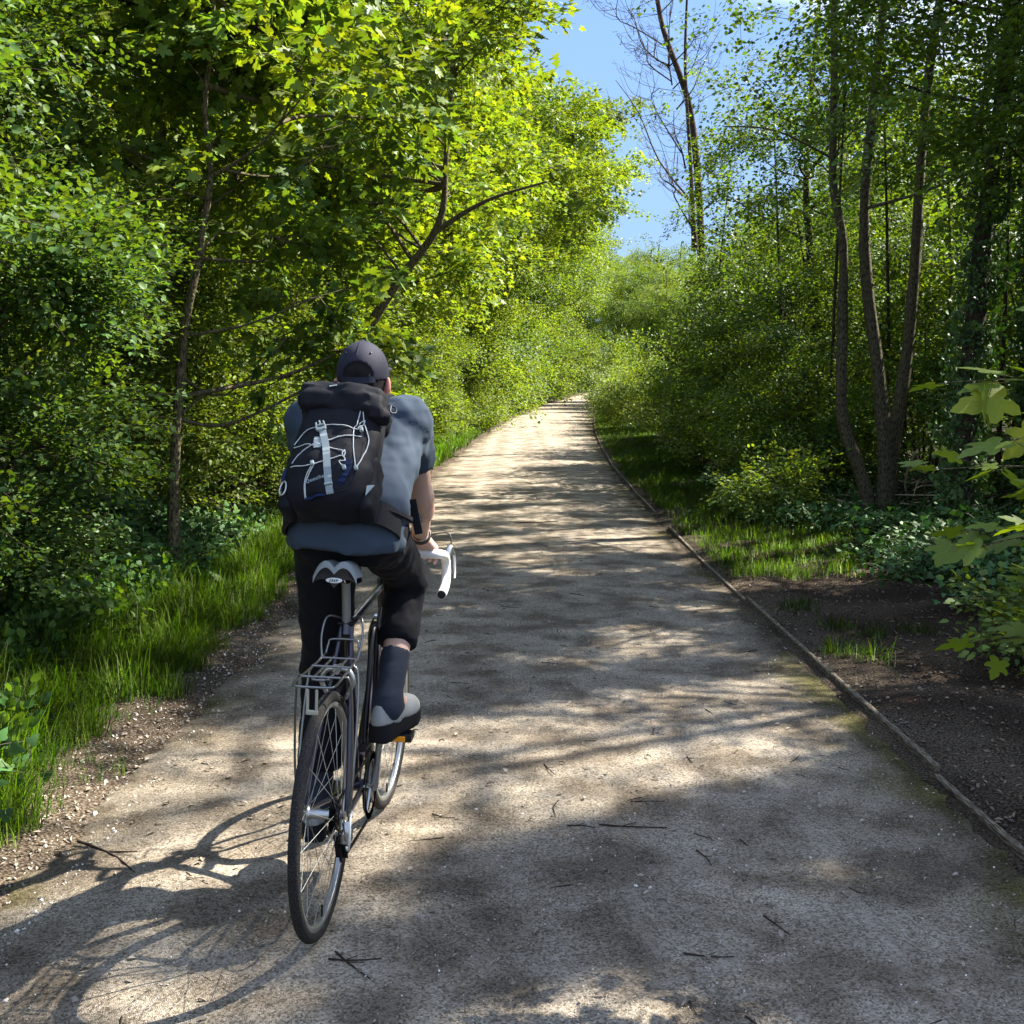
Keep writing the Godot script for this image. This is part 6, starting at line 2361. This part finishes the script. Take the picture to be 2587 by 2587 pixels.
# young sycamore whose big sunlit leaves hang in from the side
func maple_sprig() -> void:
	var at := ground_at(1.86, 3.35)
	var t := thing("young_sycamore", "young sycamore with large yellow green sunlit leaves reaching in over the timber edging", "sapling", at)
	var m := MB.new()
	m.tube(curve([Vector3(0, -0.05, 0), Vector3(0.03, 0.6, 0.02), Vector3(-0.05, 1.2, 0), Vector3(-0.1, 1.65, 0.02)], 5), taper(16, 0.011, 0.004), 7)
	var ends := []
	var arms := [[1.42, Vector3(-0.52, 0.1, -0.08)], [1.36, Vector3(-0.42, 0.0, 0.12)], [1.18, Vector3(-0.5, 0.08, -0.2)], [1.2, Vector3(-0.35, -0.05, 0.2)], [1.02, Vector3(-0.45, 0.05, 0.05)], [1.0, Vector3(-0.4, 0.06, -0.3)], [0.85, Vector3(-0.3, 0.1, 0.1)], [1.45, Vector3(0.35, 0.1, 0.1)], [1.25, Vector3(0.3, 0.1, -0.3)], [1.55, Vector3(-0.12, 0.18, -0.2)], [0.9, Vector3(0.3, 0.1, 0.2)], [1.6, Vector3(-0.2, 0.12, 0.15)], [1.1, Vector3(-0.1, 0.0, 0.4)], [1.1, Vector3(-0.15, 0.05, -0.42)], [0.7, Vector3(-0.35, 0.05, -0.15)], [0.72, Vector3(0.2, 0.05, 0.3)]]
	for a in arms:
		var s := Vector3(-0.03 - 0.03 * a[0], a[0], 0.01)
		var e: Vector3 = s + a[1]
		var pts := curve([s, s.lerp(e, 0.5) + Vector3(0, 0.05, 0), e], 4)
		m.tube(pts, taper(pts.size(), 0.0036, 0.0016), 5, Color.WHITE, false)
		for k in 7:
			var q := 0.45 + 0.55 * k / 6.0
			var p: Vector3 = pts[int(q * (pts.size() - 1))]
			var dir: Vector3 = Vector3(rng.randfn() * 0.6, rng.randf_range(-0.5, 0.25), rng.randfn() * 0.6) + a[1].normalized() * 0.7
			ends.append([p, p + dir.normalized() * rng.randf_range(0.05, 0.1), dir])
	for e in ends:
		m.tube([e[0], e[1]], [0.0013, 0.001], 4, Color.WHITE, false)
	piece("stem", m.mesh(), mats.bark_young, t)
	var i := 0
	for e in ends:
		var lm := MB.new()
		leaf_maple(lm, Transform3D(), 1.0, Color(0.19, 0.27, 0.04) * rng.randf_range(0.8, 1.1), true)
		leaf_veins(lm, Color(0.3, 0.36, 0.1))
		var o := piece("leaf", lm.mesh(), mats.leaf, t)
		o.transform = Transform3D(turn(e[2], Vector3.UP + rv() * 0.35).scaled(Vector3.ONE * rng.randf_range(0.07, 0.135)), e[1])
		i += 1
	# the big leaf held up to the light
	for q in [[Vector3(-0.47, 1.47, 0.0), Vector3(-0.9, -0.12, 0.2), Vector3(0.25, 0.75, 0.62), 0.165], [Vector3(-0.4, 1.38, 0.06), Vector3(-0.75, -0.55, 0.1), Vector3(0.2, 0.7, 0.7), 0.12], [Vector3(-0.36, 1.5, 0.0), Vector3(-0.2, 0.9, 0.1), Vector3(0.3, 0.2, 0.9), 0.12]]:
		var lm := MB.new()
		leaf_maple(lm, Transform3D(), 1.0, Color(0.29, 0.33, 0.035), true)
		leaf_veins(lm, Color(0.36, 0.4, 0.1))
		var o := piece("leaf", lm.mesh(), mats.leaf, t)
		o.transform = Transform3D(turn(q[1], q[2]).scaled(Vector3.ONE * q[3]), q[0])


func build_litter() -> void:
	# crumbs of stone on the path
	var m := MB.new()
	var ico := []
	for i in 7:
		ico.append(Vector3(rng.randf_range(-1, 1), rng.randf_range(-0.6, 0.6), rng.randf_range(-1, 1)).normalized())
	var lat := [Vector3(0, 0.6, 0), Vector3(0.9, 0.1, 0.2), Vector3(0.3, 0.15, 0.95), Vector3(-0.75, 0.05, 0.6), Vector3(-0.8, 0.1, -0.55), Vector3(0.25, 0.12, -0.9), Vector3(0, -0.5, 0)]
	for k in 5:
		var a: Vector3 = lat[1 + k]
		var b: Vector3 = lat[1 + (k + 1) % 5]
		m.face([lat[0], a, b], (lat[0] + a + b), Color.WHITE)
		m.face([lat[6], a, b], (lat[6] + a + b), Color.WHITE)
	var stone := m.mesh()
	var xfs := []
	var cols := PackedColorArray()
	for i in 16000:
		var dd := 1.9 + 8.0 * pow(rng.randf(), 1.6)
		var off := rng.randf_range(-1.66, 1.6)
		var r := 0.0016 + 0.0034 * pow(rng.randf(), 3.0)
		if i % 5 == 0:
			off = -1.42 - pow(rng.randf(), 1.3) * 0.42
			r *= 1.7
		if i % 97 == 0:
			r *= 2.2
		var x := xc(dd) + off
		var t := off / 1.63
		var h := rise(dd) - 0.016 + 0.016 * (1.0 - minf(1.0, t * t)) + 0.005 * noise_b.get_noise_2d(x * 4.0, dd * 4.0)
		if t < -0.9:
			h = maxf(h - (-t - 0.9) * 0.25, gy(x, dd))
		xfs.append(Transform3D(Basis(rv().normalized(), rng.randf() * TAU).scaled(Vector3(r, r, r)), Vector3(x, h + r * 0.3, -dd)))
		var c := Color(0.42, 0.37, 0.3).lerp([Color(0.68, 0.64, 0.56), Color(0.14, 0.12, 0.1), Color(0.3, 0.26, 0.2)][i % 3], rng.randf())
		cols.append(c)
	var g := scatter("path_gravel", stone, mats.pebble, xfs, cols)
	tag(g, "loose small stones strewn over the pale path", "gravel", "", "stuff")
	# curled dead leaves and bark crumbs along both edges
	m = MB.new()
	var s := m.v.size()
	for k in 5:
		var z := k / 4.0
		var w := 0.34 * sin(PI * clampf(z * 0.92 + 0.06, 0, 1))
		m.vert(Vector3(-w, 0.12 * sin(z * 4.0) + 0.18, z), Vector3(-0.5, 0.8, 0).normalized(), Color.WHITE)
		m.vert(Vector3(0, 0.12 * sin(z * 4.0), z), Vector3.UP, Color.WHITE)
		m.vert(Vector3(w, 0.12 * sin(z * 4.0) + 0.14, z), Vector3(0.5, 0.8, 0).normalized(), Color.WHITE)
	for k in 4:
		for j in 2:
			m.quad(s + k * 3 + j, s + k * 3 + 3 + j, s + k * 3 + 4 + j, s + k * 3 + 1 + j)
	m.smooth()
	xfs = []
	cols = PackedColorArray()
	for i in 13000:
		var dd := 2.2 + 9.0 * pow(rng.randf(), 1.3)
		var off := -1.5 - 0.5 * rng.randf() * rng.randf() - 0.05
		if i % 3 > 0:
			off = 1.66 + 1.6 * pow(rng.randf(), 1.2)
		if i % 6 == 0:
			off = rng.randf_range(-1.6, 1.6)
		var x := xc(dd) + off
		var l := 0.006 + 0.026 * pow(rng.randf(), 2.0)
		var y := gy(x, dd) if absf(off) > 1.6 else rise(dd) - 0.008 * off * off + 0.002
		xfs.append(Transform3D(Basis(Vector3.UP, rng.randf() * TAU) * Basis(rv().normalized(), rng.randf() * 0.7) * Basis().scaled(Vector3(l * rng.randf_range(0.4, 1.0), l, l)), Vector3(x, y + 0.003, -dd)))
		cols.append(Color(0.16, 0.125, 0.09).lerp([Color(0.37, 0.32, 0.25), Color(0.05, 0.04, 0.03), Color(0.22, 0.16, 0.1)][i % 3], rng.randf()))
	var lf := scatter("leaf_litter", m.mesh(), mats.dry_leaf, xfs, cols)
	tag(lf, "dry curled leaves and bark crumbs lying along both edges of the path", "litter", "", "stuff")
	# twigs dropped on the path, each its own
	var named := [[-0.42, 2.98, 0.19, 0.9, "dark straight stick lying just right of the rear wheel"], [0.42, 3.95, 0.24, 0.25, "long dark twig with a side shoot across the middle of the near path"], [0.62, 3.7, 0.12, 1.4, "short dark twig lying crosswise behind the long forked one"], [0.24, 13.1, 0.55, 0.1, "long dark stick lying across the far part of the path"], [-1.32, 3.72, 0.42, 0.75, "thick grey weathered stick along the ragged path edge"]]
	for q in named:
		twig(q[0], q[1], q[2], q[3], q[4], "")
	for i in 64:
		var dd := 2.6 + 6.0 * pow(rng.randf(), 1.3)
		twig(rng.randf_range(-1.35, 1.5), dd, rng.randf_range(0.05, 0.15), rng.randf() * PI, "small dark broken twig lying on the gravel path", "small twigs on the path")
	for q in [[2.0, 3.9, 0.5, 0.7, "long thin bare stick lying on the soil just outside the timber edging"], [2.35, 4.4, 0.45, 0.9, "second bare stick on the soil behind the timber edging, further from it"], [3.45, 8.2, 0.6, 0.3, "pale slanting stick lying over the dark ivy carpet"]]:
		twig(q[0], q[1], q[2], q[3], q[4], "", 0.1 if q[0] > 3.0 else 0.0)


func twig(x: float, d: float, l: float, a: float, label: String, group: String, up := 0.0) -> void:
	var m := MB.new()
	var dir := Vector3(cos(a), 0, sin(a))
	var r := 0.0015 + l * 0.0085
	var pts := curve([-dir * l * 0.5, rv() * Vector3(1, 0, 1) * l * 0.05, dir * l * 0.5 + rv() * Vector3(1, 0, 1) * l * 0.08], 4)
	for i in pts.size():
		pts[i].y = r * 0.7
	m.tube(pts, taper(pts.size(), r, r * 0.5), 6, Color.WHITE, true, 0.2)
	if l > 0.1:
		var s: Vector3 = pts[3]
		m.tube([s, s + dir.rotated(Vector3.UP, 0.7) * l * 0.25 + Vector3.UP * 0.004], [r * 0.6, r * 0.3], 5)
	var off := x - xc(d)
	var y := gy(x, d) + 0.01 if absf(off) > 1.6 else rise(d) - 0.008 * off * off + 0.002
	var o := piece("twig", m.mesh(), mats.twig if up == 0.0 else mats.twig_pale)
	o.position = Vector3(x, y + up, -d)
	if up > 0.0:
		o.rotation.z = 0.18
	tag(o, label, "twig", group)
